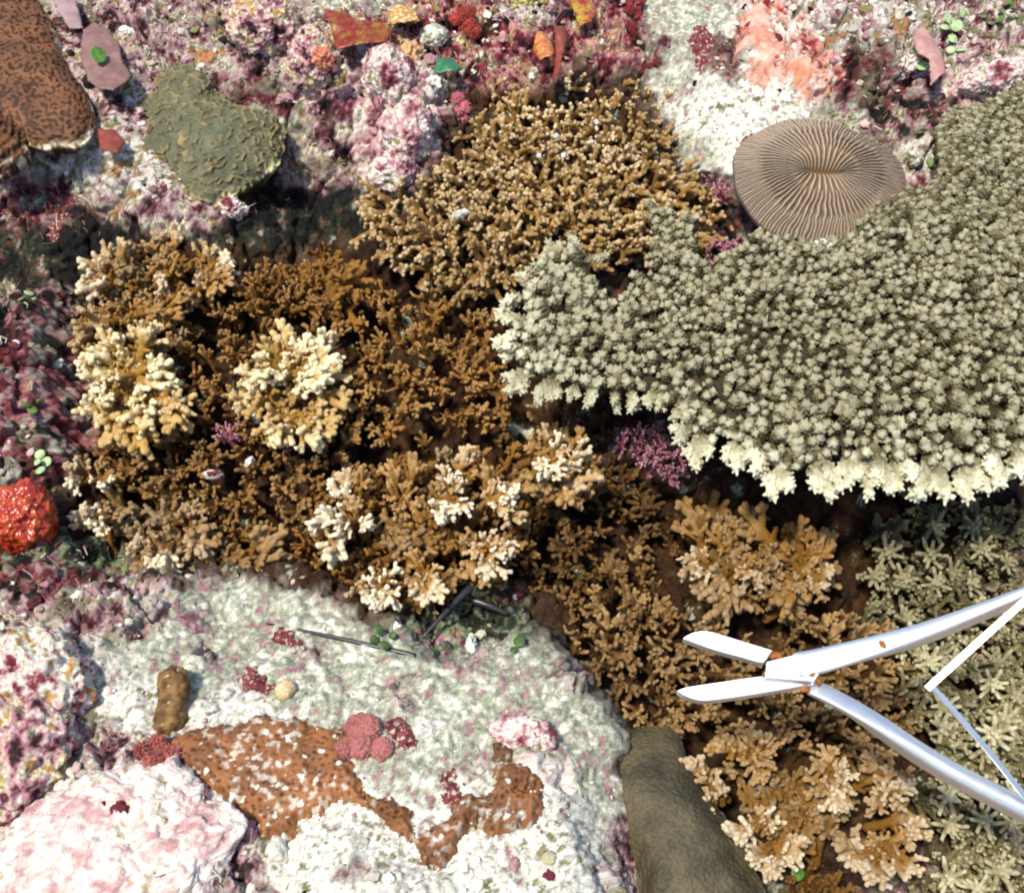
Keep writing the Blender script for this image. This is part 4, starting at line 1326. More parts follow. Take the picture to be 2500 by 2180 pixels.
def ringed3(p3, AX, AY, s):
    n = perlin(p3, 200, 5)
    rr = smooth(.0, .3, n)
    return -.0014 * rr + .0012 * np.sin(s * 700 + 3 * fbm(p3, 50, 2, 25)), rr
mound('plate_coral', 'brown plate coral with pale lumpy rim in the top left corner', 'coral', [(-190, -60), (-60, -150), (50, -70), (90, 0), (130, 55), (155, 120), (188, 195), (228, 255), (236, 305), (205, 338), (165, 354), (100, 350), (20, 330), (-80, 300), (-170, 200)], (40, 130), .022, br_col, pores3, 2, zoff=.006, power=3.2, slope=.05, tuck=.03)
mound('plate_coral', 'darker brown scalloped plate coral below the one in the top left corner', 'coral', [(-110, 250), (-40, 215), (45, 228), (85, 268), (92, 315), (62, 380), (0, 420), (-60, 420), (-110, 350)], (5, 320), .016, lambda p3, t, s: br_col(p3, t, s) * .8, ringed3, 3, zoff=.020, power=2.6, tuck=.012)
def cr_col(p3, t, s):
    c = lerp3((.25, .102, .036), (.075, .026, .009), t)
    wsp = smooth(.94, .98, mott(p3, 120, 35))
    rim_ = smooth(.0035, .0, s) * .55
    wsp = np.maximum(wsp, .5 * smooth(.62, .9, mott(p3, 190, 36)) * smooth(.3, .7, mott(p3, 45, 41)))
    return c * (.75 + .5 * mott(p3, 45, 34))[..., None] * (1 - wsp[..., None]) + np.array([.80, .78, .68]) * wsp[..., None]
EN = [(395, 1815), (440, 1790), (520, 1775), (600, 1765), (630, 1740), (690, 1755), (720, 1745), (780, 1775), (840, 1775), (870, 1800), (850, 1850), (880, 1920), (900, 1970), (830, 1950), (790, 1990), (740, 2000), (715, 2050), (680, 2065), (640, 2050), (620, 2010), (590, 2030), (570, 1990), (555, 1960), (520, 1930), (470, 1880)]
drape('crust_coral', 'flat rusty brown crust coral patch on white sand left of the pink tuft', 'coral', EN, .006, .003, cr_col, pores, 4, .55, soft=.006, gaps=.18, step=.0009)
drape('crust_coral', 'rusty brown pitted crust coral curling below the green sand', 'coral', [(885, 1935), (905, 1945), (960, 1955), (1005, 1985), (1020, 2040), (1060, 2020), (1090, 2000), (1110, 1955), (1150, 1940), (1200, 1950), (1210, 1870), (1240, 1860), (1290, 1860), (1325, 1895), (1330, 1950), (1310, 2010), (1270, 2030), (1200, 2045), (1150, 2010), (1120, 2060), (1080, 2120), (1030, 2110), (1015, 2060), (980, 2040), (940, 2010)], .007, .003, lambda p3, t, s: cr_col(p3, t, s) * .8, pores, 5, .6, soft=.006, gaps=.12, step=.0009)
drape('crust_coral', 'small dark brown crust coral patch under the pink rubble finger', 'coral', [(1195, 1800), (1230, 1815), (1265, 1840), (1250, 1860), (1205, 1865)], .006, .002, lambda p3, t, s: cr_col(p3, t, s) * .55, pores, 6, .5, soft=.004)
drape('crust_coral', 'tiny brown crust coral at the lower edge of the white sand', 'coral', [(690, 2010), (720, 2005), (722, 2040), (700, 2060)], .003, .002, cr_col, pores, 7, .5, soft=.004)
# the smooth lobe
def lobe_col(p3, t, s):
    c = lerp3((.036, .031, .017), (.100, .082, .043), mott(p3, 26, 37))
    c = c * (.95 + .08 * t)[..., None]
    left = smooth(.006, .001, s) * smooth(.4, .65, mott(p3, 22, 39))
    return c * (1 - .7 * left[..., None]) + np.array([.58, .56, .46]) * .7 * left[..., None]
def fine_pores(p3, AX, AY, s):
    pit = smooth(-.05, .3, perlin(p3, 330, 5))
    return -.0005 * pit + .004 * fbm(p3, 24, 3, 28) + .0007 * fbm(p3, 260, 2, 29), 1 - pit
mound('lobe_coral', 'smooth grey brown lobe coral with pale left rim at the bottom', 'coral', [(1440, 1840), (1455, 1785), (1540, 1765), (1650, 1780), (1700, 1880), (1760, 1980), (1840, 2080), (1900, 2260), (1720, 2400), (1560, 2330), (1520, 2150), (1480, 2030), (1450, 1930)], (1630, 2030), .035, lobe_col, fine_pores, 8, zoff=-.008, power=2.5, wob=.03, tuck=.04, smoothing=4)
# red and salmon crusts
def flat(c1, c2, f=70, sd=40):
    return lambda p3, t, s: lerp3(c1, c2, mott(p3, f, sd)) * (.8 + .4 * t)[..., None]
def RED(p3, t, s):
    c = lerp3((.09, .010, .014), (.22, .045, .048), mott(p3, 160, 40)) * (.6 + .7 * t)[..., None]
    sp = smooth(.86, .93, mott(p3, 330, 42))[..., None]
    return c * (1 - sp) + np.array([.5, .44, .36]) * sp
RC = 'dark red crusts on the sand and rubble'
def blobpoly(X, Y, rx, ry, seed, rot=0, n=14):
    r_ = np.random.default_rng(seed)
    out = []
    for k in range(n):
        a = 2 * math.pi * k / n
        q = r_.uniform(.72, 1.15)
        x, y = rx * q * math.cos(a), ry * q * math.sin(a)
        out.append((X + x * math.cos(rot) - y * math.sin(rot), Y + x * math.sin(rot) + y * math.cos(rot)))
    return out
for k, (X, Y, rx, ry, rot, lab) in enumerate([
    (622, 1663, 40, 28, .5, 'dark red crust beside the small tan shell'), (700, 1555, 36, 24, .4, 'rust red crust just under the long black spine'),
    (985, 1790, 50, 24, .75, 'deep red crust beside the fluffy pink tuft'), (1100, 1920, 18, 40, -.2, 'narrow crimson crust on the rim of the pitted brown coral'),
    (1735, 165, 45, 32, .2, 'round dark red crust on white sand behind the mushroom coral'), (1712, 108, 38, 34, .5, 'mottled red crust left of the salmon sponge'),
    (1840, 352, 26, 18, .2, 'small red crust on sand at the left of the mushroom coral'), (110, 520, 60, 46, .3, 'crimson crust on the shaded rock at upper left'),
    (1515, 2168, 30, 22, .2, 'bright crimson crust at the bottom edge by the lobe coral'), (470, 1515, 28, 26, .4, 'purple crust around a hole in the sand')]):
    c = RED if k != 9 else flat((.14, .05, .07), (.30, .16, .18), 200, 43)
    drape('red_crust', lab, 'red crust', blobpoly(X, Y, rx * 1.25, ry * 1.25, 200 + k, rot), .003, .003, c, grit, 20 + k, .9, group=RC, soft=.006, gaps=.25, step=.0008)
drape('salmon_sponge', 'salmon pink lumpy sponge crust on white sand at upper right', 'sponge', blobpoly(1860, 110, 65, 95, 230, -.2, 18), .006, .010, flat((.50, .20, .13), (.70, .40, .32), 60, 44), lambda p3, a, b, s: (.006 * fbm(p3, 60, 3, 45), mott(p3, 200, 46)), 40, .7, plane=True, group='salmon sponges')
drape('salmon_sponge', 'smaller salmon sponge crust nearer the mushroom coral', 'sponge', blobpoly(1975, 190, 62, 48, 231, .5, 16), .006, .010, flat((.55, .22, .12), (.70, .40, .28), 60, 47), lambda p3, a, b, s: (.006 * fbm(p3, 60, 3, 48), mott(p3, 200, 49)), 41, .7, plane=True, group='salmon sponges')
print('crusts', round(time.time() - T0, 1))

# ------------------------------------------------------------------ rocks
def ico(sub):
    bm = bmesh.new()
    bmesh.ops.create_icosphere(bm, subdivisions=sub, radius=1)
    v = np.array([x.co[:] for x in bm.verts]); f = np.array([[q.index for q in t.verts] for t in bm.faces])
    bm.free()
    return v, f
ICO6, ICO5, ICO4, ICO3, ICO2 = ico(6), ico(5), ico(4), ico(3), ico(2)

def palcol(p, pname, seed, f=(60, 170)):
    pl_, _ = PALS[pname]
    u = uniform(.6 * fbm(p, f[0], 3, seed) + .5 * fbm(p, f[1], 3, seed + 5, .7))
    tw = sum(x for _, x in pl_); kx, kc, acc = [], [], 0
    for c, x in pl_:
        a, b = acc / tw, (acc + x) / tw; m_ = (b - a) * .38
        kx += [a + m_, b - m_]; kc += [c, c]; acc += x
    kc = np.array(kc)
    return np.stack([np.interp(u, kx, kc[:, k]) for k in range(3)], -1) * (.8 + .4 * uniform(fbm(p, 230, 2, seed + 9)))[:, None]

def rock(name, label, X, Y, rx, ry, rz, pname, seed, rot=0, lump=.25, nodes=.3, sink=.35, cat='rock', group=None, base=ICO6, mat=None, cells=.02, f=(60, 170), z=None):
    fq = f
    v, f = base
    n0 = v.copy()
    size = np.array([rx, ry, rz])
    p = v * size
    off = np.array([seed * 3.1, seed * 1.7, 0])
    big = fbm(p + off, .9 / min(rx, ry), 3, seed)
    nd = perlin(p + off, 1 / cells, seed + 2)
    nd2 = perlin(p + off, 2.3 / cells, seed + 3)
    bumpv = (np.clip(1 - np.abs(nd) * 2.2, 0, 1) - .5) + .5 * (np.clip(1 - np.abs(nd2) * 2, 0, 1) - .5)
    p = p * (1 + lump * big)[:, None] + n0 * (nodes * cells * (.28 * bumpv + .55 * fbm(p + off, 1.6 / cells, 4, seed + 6, .65)) + .0022 * fbm(p + off, 300, 3, seed + 4, .7))[:, None]
    c, s = math.cos(rot), math.sin(rot)
    p = np.stack([p[:, 0] * c - p[:, 1] * s, p[:, 0] * s + p[:, 1] * c, p[:, 2]], -1)
    g_ = G(X, Y) if z is None else P(X, Y, z)
    col = palcol(p + off, pname, seed, fq)
    o = link(name, mesh_np(name, p, f, mat or M_ROCK, np.clip(col, .01, .86)))
    o.location = (g_[0], g_[1], g_[2] + rz * (1 - 2 * sink) * .5)
    return tag(o, label, cat, group)
K = .336e-3
PR = 'pink coralline rocks along the top edge'
rock('coralline_rock', 'pale pink lumpy rock left of the brown coral thicket', 950, 200, 75 * K, 95 * K, .035, 'pinkpale', 301, .5, .25, .7, .4, group=PR, cells=.016)
rock('coralline_rock', 'dusky pink rock with orange top right of the olive crust coral', 770, 165, 80 * K, 80 * K, .038, 'pinkmix', 302, .2, .25, .7, .4, group=PR, cells=.014)
rock('coralline_rock', 'pink and white pitted rock behind the olive crust coral', 640, 70, 110 * K, 95 * K, .03, 'pinkmix', 303, .2, .3, .8, .4, group=PR, cells=.014)
rock('coralline_rock', 'pink knobbly rock touching the left of the brown thicket', 1000, 330, 70 * K, 90 * K, .03, 'pinkpale', 304, -.4, .3, .9, .4, group=PR, cells=.012)
rock('coralline_rock', 'bright pink sloping rock below the two pale pink rocks', 960, 430, 75 * K, 55 * K, .025, 'pinkpale', 305, .3, .3, .6, .4, group=PR, cells=.012)
rock('coralline_rock', 'whitish pink long rock above the table coral at right', 2440, 200, 130 * K, 45 * K, .022, 'pinkpale', 306, .25, .25, .5, .35, group=PR, cells=.014)
rock('coralline_boulder', 'big rosy boulder in the bottom left corner', 240, 2130, 260 * K, 180 * K, .018, 'rosy', 307, .5, .5, .9, .5, cells=.012, f=(55, 300))
rock('coralline_boulder', 'mauve and white boulder on the left edge above the rosy one', 40, 1850, 130 * K, 130 * K, .034, 'pinkmix', 308, .4, .25, .8, .45, cells=.018)
rock('limestone_rock', 'white rock with orange stains at lower left', 90, 1660, 120 * K, 100 * K, .03, 'whitemix', 309, -.3, .3, .8, .45, cells=.018)
rock('rubble_finger', 'pale pink lumpy rubble finger on the green sand', 1275, 1795, 70 * K, 32 * K, .012, 'pinkpale', 310, -.1, .3, .9, .25, cat='rubble', cells=.008)
rock('limestone_rock', 'small pale rock in the dark gap below the olive crust coral', 565, 520, 45 * K, 26 * K, .014, 'whitemix', 311, .1, .3, .8, .2, cells=.009)
rock('limestone_rock', 'bright white lump between mushroom coral and table coral', 2232, 394, 30 * K, 22 * K, .011, 'sand', 312, .3, .3, .6, .1, cells=.009, base=ICO4)
rock('limestone_rock', 'three white pebbles fused together by the green leaf', 1062, 216, 28 * K, 17 * K, .010, 'sand', 313, .1, .3, .9, .0, cells=.010, base=ICO4)
rock('shell_chip', 'white flake lying in the brown coral thicket', 1124, 524, 26 * K, 9 * K, .006, 'sand', 314, .35, .3, .3, .5, z=.012, cells=.009, base=ICO4)
rock('limestone_rock', 'pale lump pushed against the front rim of the mushroom coral', 2005, 606, 34 * K, 12 * K, .010, 'sand', 315, .0, .3, .4, .5, z=.046, cells=.009, base=ICO4)
for k, (X, Y, r, z) in enumerate([(1455, 300, 9, .028), (1358, 333, 9, .03), (1443, 350, 8, .03), (1378, 380, 9, .03), (1317, 380, 7, .03)]):
    rock('white_polyp', 'white round polyp ball in the middle of the brown knobbly thicket', X, Y, r * K, r * K, r * K, 'sand', 330 + k, 0, .15, .1, .5, cat='polyp', group='white polyp balls in the brown thicket', base=ICO3, z=z)
rock('shell_chip', 'white curved chip just under the white tipped coral left of centre', 626, 1017, 10 * K, 20 * K, .004, 'sand', 340, .3, .3, .4, .5, cat='shell', base=ICO4, cells=.008, z=-.02)
rock('shell_chip', 'small white chip between the two lower white tipped corals', 609, 1126, 10 * K, 14 * K, .004, 'sand', 341, -.4, .3, .4, .5, cat='shell', base=ICO4, cells=.008, z=-.03)
rock('shell_chip', 'white and orange chip in the coral with few white tips', 517, 1159, 28 * K, 10 * K, .005, 'whitemix', 342, .1, .3, .4, .5, cat='shell', base=ICO4, cells=.008, z=-.03)
rock('rubble_finger', 'pale cone shaped rubble finger in the dark sand hollow', 1152, 1592, 12 * K, 42 * K, .008, 'sand', 350, .1, .3, .6, .1, cat='rubble', cells=.008, base=ICO5)
rock('tan_sponge', 'tan orange lumpy sponge right of the red and yellow leaf', 1003, 140, 30 * K, 42 * K, .012, 'salmon', 351, -.2, .4, 1.2, .3, cat='sponge', mat=mat_plain('tan_sponge_mat', (.44, .24, .10), (.58, .40, .20), 160, .6, .3), cells=.009, base=ICO5)
rock('orange_sponge', 'small salmon orange sponge cap on the dusky pink rock', 790, 148, 30 * K, 24 * K, .012, 'salmon', 352, .2, .4, 1.0, .3, cat='sponge', mat=mat_plain('cap_sponge_mat', (.50, .20, .10), (.40, .11, .08), 160, .6, .3), cells=.008, base=ICO5, z=.055)
rock('limestone_rock', 'greenish white lump beside the dusky pink twisted leaf', 2218, 172, 26 * K, 26 * K, .014, 'whitemix', 353, .2, .35, .9, .2, cells=.009, base=ICO5)
rock('grey_sponge', 'grey speckled sponge lump on the red algae at the top', 1060, 98, 48 * K, 36 * K, .014, 'greensand', 316, .1, .15, .3, .3, cat='sponge', cells=.012)
rock('yellow_sponge', 'yellow cream sponge lump at the top edge', 1295, 12, 60 * K, 30 * K, .016, 'greensand', 317, .1, .25, .7, .3, cat='sponge', mat=mat_plain('yellow_sponge_mat', (.52, .50, .20), (.30, .28, .08), 150, .7, .2), cells=.010)
M_OS = mat_plain('orange_sponge_mat', (.26, .014, .006), (.42, .06, .010), 90, .2, .7, .0015)
rock('orange_sponge', 'glossy orange red lumpy sponge at the left edge', 60, 1274, 76 * K, 78 * K, .030, 'red', 318, .2, .45, .8, .3, cat='sponge', mat=M_OS, cells=.010)
# elongated brown sea cucumber
def cucumber():
    a, b = G(432, 1648), G(393, 1795)
    n = 60; t = np.linspace(0, 1, n)
    pts = a[None] * (1 - t)[:, None] + b[None] * t[:, None]
    pts[:, 0] += .004 * np.sin(t * 3.0); pts[:, 2] = np.maximum(hsample(pts[:, 0], pts[:, 1]).mean(), pts[:, 2].mean()) + .006
    r = .0108 * np.clip(1 - np.abs(2 * t - 1) ** 3.2, .02, 1) ** .5 * (1 + .12 * np.sin(t * 9))
    v, f = tube_geo(pts, r, 48)
    nrm = vnormals(v, f)
    v = v + nrm * (.0045 * fbm(v, 150, 4, 61, .65))[:, None]
    u = uniform(fbm(v, 130, 3, 62))
    col = np.array([.23, .13, .042]) * (1 - u[:, None]) + np.array([.085, .038, .012]) * u[:, None]
    bl = smooth(.975, .995, uniform(fbm(v, 240, 2, 63)))[:, None]
    col = col * (1 - bl) + np.array([.7, .66, .5]) * bl
    c0 = pts.mean(0)
    o = link('sea_cucumber', mesh_np('sea_cucumber', v - c0, f, M_CRUST, col)); o.location = c0
    tag(o, 'stubby brown sea cucumber lying on white sand', 'sea cucumber')
cucumber()
# small snail shell
def snail():
    c0 = G(696, 1690)
    n = 90
    t = np.linspace(0, 1, n)
    an = t * 2 * math.pi * 2.6
    rr = .0068 * (1 - t) ** 1.1 * .55
    pts = np.stack([rr * np.cos(an), rr * np.sin(an), .009 * t], -1)
    rad = .0062 * (1 - t) ** .9 * .75 + .0004
    v, f = tube_geo(pts, rad, 16)
    o = link('snail_shell', mesh_np('snail_shell', v, f, mat_plain('shell_mat', (.60, .47, .27), (.42, .30, .15), 350, .45, .4, .0003)))
    o.location = Vector(c0) + Vector((0, 0, .004)); o.rotation_euler = (.9, .3, .4)
    tag(o, 'small tan snail shell on the grey green sand', 'shell')
snail()
# black spines
M_SPINE = mat_plain('spine_mat', (.012, .012, .015), (.03, .03, .035), 300, .35, .5, .0002)
def spine(label, pa, za, pb, zb, r0, r1):
    a = G(*pa) + np.array([0, 0, za]); b = G(*pb) + np.array([0, 0, zb])
    t = np.linspace(0, 1, 14)[:, None]
    pts = a * (1 - t) + b * t
    pts[:, 2] += .002 * np.sin(t[:, 0] * math.pi)
    v, f = tube_geo(pts, np.linspace(r0, r1, 14), 10)
    c0 = (a + b) / 2
    o = link('urchin_spine', mesh_np('urchin_spine', v - c0, f, M_SPINE)); o.location = c0
    tag(o, label, 'urchin spine', 'black sea urchin spines')
spine('long thin black spine lying across the grey green sand', (652, 1524), .0015, (1010, 1602), .0015, .0008, .0022)
spine('short black spine poking out from under the largest branching coral', (1035, 1562), .006, (1150, 1478), .03, .0012, .0030)
spine('blackest spine stub under the white tipped coral by the sand', (1150, 1480), .012, (1235, 1505), .006, .0032, .0020)

# ------------------------------------------------------------------ leaves and algae
def leaf(name, label, poly, lift, curl, mat, seed, cat='alga', thick=.0012, group=None, tilt=0.0):
    w3 = np.array([G(x, y) for x, y in poly])
    zt_ = np.percentile(w3[:, 2], 70) + lift
    w3 = np.array([P(x, y, zt_) for x, y in poly])
    w2 = w3[:, :2]; lo, hi = w2.min(0), w2.max(0)
    st_ = .001
    AX, AY = np.meshgrid(np.arange(lo[0] - .002, hi[0] + .002, st_), np.arange(lo[1] - .002, hi[1] + .002, st_), indexing='ij')
    p3 = np.stack([AX, AY, 0 * AX + seed], -1)
    s = edge_dist(w2, AX, AY) * np.where(inside(w2, AX, AY), 1, -1) + .0016 * fbm(p3, 160, 3, seed)
    cx = (AX - (lo[0] + hi[0]) / 2) / max(hi[0] - lo[0], 1e-6); cy = (AY - (lo[1] + hi[1]) / 2) / max(hi[1] - lo[1], 1e-6)
    z = zt_ + curl * (1 - 4 * (cx * .8 + cy * .4) ** 2) + tilt * cy * .02 + .0035 * fbm(p3, 55, 2, seed + 1)
    th = thick * smooth(-.0005, .002, s)
    c0 = np.array([*(w2.mean(0)), zt_])
    o = sheet(name, AX, AY, z + th, z - th, s > -.0003, mat, loc=c0); o.location = c0
    return tag(o, label, cat, group)
M_MAUVE = mat_plain('mauve_alga_mat', (.22, .125, .110), (.16, .085, .078), 60, .55, .3, .0004)
M_RUST = mat_plain('rust_alga_mat', (.22, .05, .03), (.16, .035, .025), 90, .5, .3, .0004)
M_REDL = mat_plain('red_leaf_mat', (.17, .013, .007), (.22, .11, .010), 110, .4, .4, .0006, lo=.45, hi=.65)
M_YELL = mat_plain('yellow_leaf_mat', (.36, .26, .02), (.24, .02, .008), 110, .4, .5, .0006)
M_GRN = mat_plain('green_leaf_mat', (.03, .15, .06), (.02, .09, .045), 120, .4, .5, .0005)
M_HAL = mat_plain('green_disc_mat', (.10, .21, .03), (.05, .12, .02), 200, .5, .4, .0003)
M_PALEH = mat_plain('pale_green_disc_mat', (.40, .52, .26), (.24, .36, .15), 200, .5, .4, .0003)
M_ORL = mat_plain('orange_leaf_mat', (.36, .06, .01), (.50, .24, .05), 130, .3, .6, .0006)
ML = 'mauve leaf algae at upper left'
leaf('leaf_alga', 'mauve leaf alga with a green disc on it beside the top left plate coral', z1([(470, 190), (530, 150), (620, 200), (680, 280), (690, 360), (740, 440), (700, 490), (640, 530), (560, 520), (500, 480), (450, 330)]), .012, .006, M_MAUVE, 1, group=ML)
leaf('leaf_alga', 'greyer mauve leaf alga touching the top edge', z1([(280, -40), (420, -20), (450, 90), (470, 180), (400, 190), (330, 90)]), .012, .005, mat_plain('grey_mauve_alga_mat', (.33, .22, .22), (.27, .17, .18), 60, .55, .3, .0004), 2, group=ML)
leaf('leaf_alga', 'small rust brown leaf alga between plate coral and olive crust', z1([(545, 735), (640, 740), (705, 800), (660, 875), (560, 840)]), .01, .004, M_RUST, 3, group=ML)
z2 = lambda pts: [(800 + x * .438, y * .438) for x, y in pts]
leaf('leaf_alga', 'broad red and yellow mottled leaf alga at the top', z2([(-20, 75), (100, 95), (160, 130), (300, 150), (370, 190), (330, 255), (200, 272), (50, 290), (20, 180)]), .016, .006, M_REDL, 4)
leaf('leaf_alga', 'yellow and red leaf alga at the top edge', z2([(1330, -20), (1440, -10), (1500, 90), (1470, 150), (1400, 170), (1370, 80)]), .014, .006, M_YELL, 5)
leaf('leaf_alga', 'dark green leaf alga left of the thicket', z2([(570, 420), (620, 350), (690, 335), (760, 405), (700, 425)]), .012, .005, M_GRN, 6)
leaf('leaf_alga', 'glossy orange leaf alga standing at the back of the thicket', z2([(1150, 240), (1200, 205), (1250, 260), (1270, 340), (1240, 400), (1180, 390), (1145, 300)]), .045, .012, M_ORL, 7, tilt=-.5)
leaf('leaf_alga', 'rust orange leaf alga leaning right of the glossy orange one', z2([(1255, 215), (1345, 190), (1335, 260), (1290, 420), (1255, 430), (1270, 300)]), .045, .010, M_RUST, 8, tilt=.5)
leaf('leaf_alga', 'dusky pink twisted leaf alga on rubble at upper right', [(2222, 105), (2250, 80), (2285, 110), (2305, 160), (2300, 200), (2270, 215), (2262, 160), (2235, 140)], .014, .008, mat_plain('dusky_alga_mat', (.42, .24, .20), (.34, .17, .16), 80, .5, .3, .0004), 9)
leaf('shell_fragment', 'tan shell fragment with cream spots at the top', z2([(330, 140), (350, 80), (420, 60), (490, 60), (515, 140), (420, 155)]), .010, .007, mat_plain('tan_shell_mat', (.36, .19, .05), (.66, .52, .26), 260, .4, .5, .0003, lo=.5, hi=.58), 10, cat='shell')

def discs(label, pts, mat, seed, lift=.006):
    rng = np.random.default_rng(seed)
    g0 = G(pts[0][0], pts[0][1])
    root = thing('disc_alga', label, 'alga', g0, 'green disc algae scattered on the reef')
    for X, Y, r in pts:
        v = ICO3[0] * np.array([r * K, r * K * rng.uniform(.8, 1), .0011])
        v[:, 2] += 6 * (v[:, 0] ** 2 + v[:, 1] ** 2)
        p = G(X, Y) + np.array([0, 0, lift + rng.uniform(0, .003)])
        o = link('segment', mesh_np('segment', v, ICO3[1], mat), root)
        o.location = Vector(p) - root.location
        o.rotation_euler = (rng.normal() * .35 + .3, rng.normal() * .35, rng.uniform(0, 6))
discs('single green disc alga resting on the mauve leaf', [(263, 201, 26)], M_HAL, 1, .030)
discs('green disc alga cluster on the pink wall at left', [(70, 998, 14), (95, 992, 12), (85, 1012, 13)], M_HAL, 2)
discs('lime green disc alga left of the coral with few white tips', [(104, 1120, 14), (120, 1140, 15), (106, 1160, 14), (125, 1170, 12), (110, 1190, 13), (98, 1140, 11)], M_PALEH, 3)
discs('yellow green disc alga in the dark hollow at left', [(58, 745, 15), (78, 730, 14), (66, 760, 11), (90, 745, 10)], M_PALEH, 4)
discs('green disc alga in the dark sand hollow under the largest branching coral', [(925, 1548, 12), (940, 1585, 12), (915, 1570, 11), (1268, 1575, 14), (1255, 1595, 9), (960, 1560, 9), (1060, 1600, 10)], mat_plain('dark_green_disc_mat', (.045, .10, .015), (.025, .06, .012), 200, .5, .4, .0003), 5)
discs('pale green disc alga cluster beside the dusky pink leaf', [(2310, 60, 18), (2330, 80, 20), (2300, 85, 17), (2345, 50, 16), (2320, 110, 18), (2340, 135, 16), (2315, 140, 14)], M_PALEH, 6)
discs('bright green disc alga in the top right corner', [(2455, 20, 16), (2470, 35, 15), (2460, 55, 14), (2435, 65, 14), (2415, 70, 12), (2395, 55, 12), (2440, 40, 12)], M_HAL, 7)
discs('pair of green disc alga pieces between mushroom coral and table coral', [(2275, 342, 15), (2240, 338, 14), (2265, 410, 15)], M_HAL, 8)
discs('round green disc alga at the bottom by the golden coral', [(1927, 2157, 16)], M_HAL, 9, .03)
discs('whitish green disc alga on the dusky pink leaf', [(2230, 165, 24), (2215, 185, 18), (2240, 195, 20)], M_PALEH, 10, .016)

def tuft(label, X, Y, rx, ry, hgt, col1, col2, n, seed, name='alga_tuft'):
    """a soft tuft: a few lobes bristling with very fine curled filaments"""
    rng = np.random.default_rng(seed)
    g0 = G(X, Y)
    nl = 9
    lob = []
    for k in range(nl):
        a = rng.uniform(0, 6.28); r = math.sqrt(rng.uniform()) * .8
        x, y = rx * K * r * math.cos(a), ry * K * r * math.sin(a)
        zz = np.clip(float(hsample(g0[0] + x, g0[1] + y)) - g0[2], -.012, .012)
        lob.append((np.array([x, y, zz + hgt * .2]), min(rx, ry) * K * rng.uniform(.28, .55), rng.uniform(.75, 1.2)))
    parts, cols = [], []
    for c, r, t in lob:
        v = ICO5[0] * (1 + .55 * fbm(ICO5[0] + c * 300, 2.4, 4, seed, .7))[:, None] * np.array([r, r, min(r, hgt * .6)]) * .95 + c
        parts.append((v, ICO5[1])); cols.append(np.tile(np.array(col1) * t, (len(v), 1)))
    V1, F1 = join_geo(parts)
    fil, fcol = [], []
    for k in range(n * 2):
        c, r, t = lob[int(rng.integers(nl))]
        d = rng.normal(size=3); d[2] = abs(d[2]) + .1; d /= np.linalg.norm(d)
        p = c + d * np.array([r, r, min(r, hgt * .6)]) * .75
        L = hgt * rng.uniform(.10, .30)
        d2 = d + rng.normal(size=3) * .6; d2 /= np.linalg.norm(d2)
        d3 = d2 + rng.normal(size=3) * .9; d3 /= np.linalg.norm(d3)
        fil.append(tube_geo([p, p + d2 * L * .5, p + d2 * L * .5 + d3 * L * .5], [.00035, .0003, .0002], 4))
        fcol.append(np.tile((np.array(col1) + (np.array(col2) - np.array(col1)) * rng.uniform()) * t, (len(fil[-1][0]), 1)))
    V2, F2 = join_geo(fil)
    F2 = np.concatenate([F2[:, :3], F2[:, [0, 2, 3]]])
    v, f = join_geo([(V1, F1), (V2, F2)])
    o = link(name, mesh_np(name, v, f, M_CRUST, np.clip(np.concatenate(cols + fcol), 0.01, .8))); o.location = g0
    tag(o, label, 'alga')
tuft('fluffy salmon pink alga tuft on the green sand', 895, 1820, 58, 60, .012, (.36, .12, .11), (.56, .28, .25), 2200, 71)
tuft('soft brick red alga tuft left of the flat rusty crust coral', 392, 1850, 48, 36, .020, (.36, .07, .06), (.55, .22, .18), 520, 72)
tuft('smaller brick red tuft on the rosy boulder', 480, 1930, 44, 24, .014, (.40, .10, .09), (.58, .26, .22), 350, 73)
tuft('faint brick red tuft on the left of the rosy boulder', 200, 1975, 42, 14, .012, (.45, .14, .12), (.60, .30, .24), 250, 74)
tuft('bushy crimson alga behind the brown thicket', 1130, 75, 60, 42, .02, (.30, .03, .03), (.48, .14, .05), 700, 75)
tuft('rose red alga fringe at the left of the thicket', 1120, 265, 40, 40, .016, (.42, .10, .13), (.60, .26, .28), 420, 76)
tuft('maroon alga tuft right of the yellow and red leaf', 1545, 70, 26, 50, .018, (.22, .02, .03), (.36, .06, .05), 380, 77)
tuft('dark red alga streak above the thicket at right', 1590, 155, 55, 16, .014, (.22, .02, .02), (.38, .08, .05), 360, 78)

# pink branching coralline alga
def pink_bush(label, poly, seed, zt_, s=34, tone=(.7, 1.1)):
    colony_fill(label, poly, s, zt_ - .02, zt_, .012, BUSH_P, seed, pale=(.2, .7), tone=tone, length=(.020, .028), name='coralline_alga', cat='alga', group='pink branching coralline algae')
pink_bush('pink branching coralline alga under the left lip of the table coral', [(1515, 1030), (1600, 1020), (1650, 1080), (1700, 1130), (1640, 1180), (1590, 1150), (1530, 1110)], 401, -.02, tone=(.35, .7))  # tone lowered to paint the shade under the lip
pink_bush('pink coralline alga clump between mushroom coral and thicket', [(1725, 565), (1790, 570), (1815, 610), (1760, 650), (1725, 620)], 402, -.01)
pink_bush('red pink coralline alga at the left foot of the mushroom coral', [(1720, 420), (1770, 430), (1790, 470), (1740, 480)], 403, -.005)
pink_bush('small pink coralline alga caught in the left white tipped corals', [(520, 1015), (570, 1040), (560, 1070), (520, 1060)], 404, -.03)

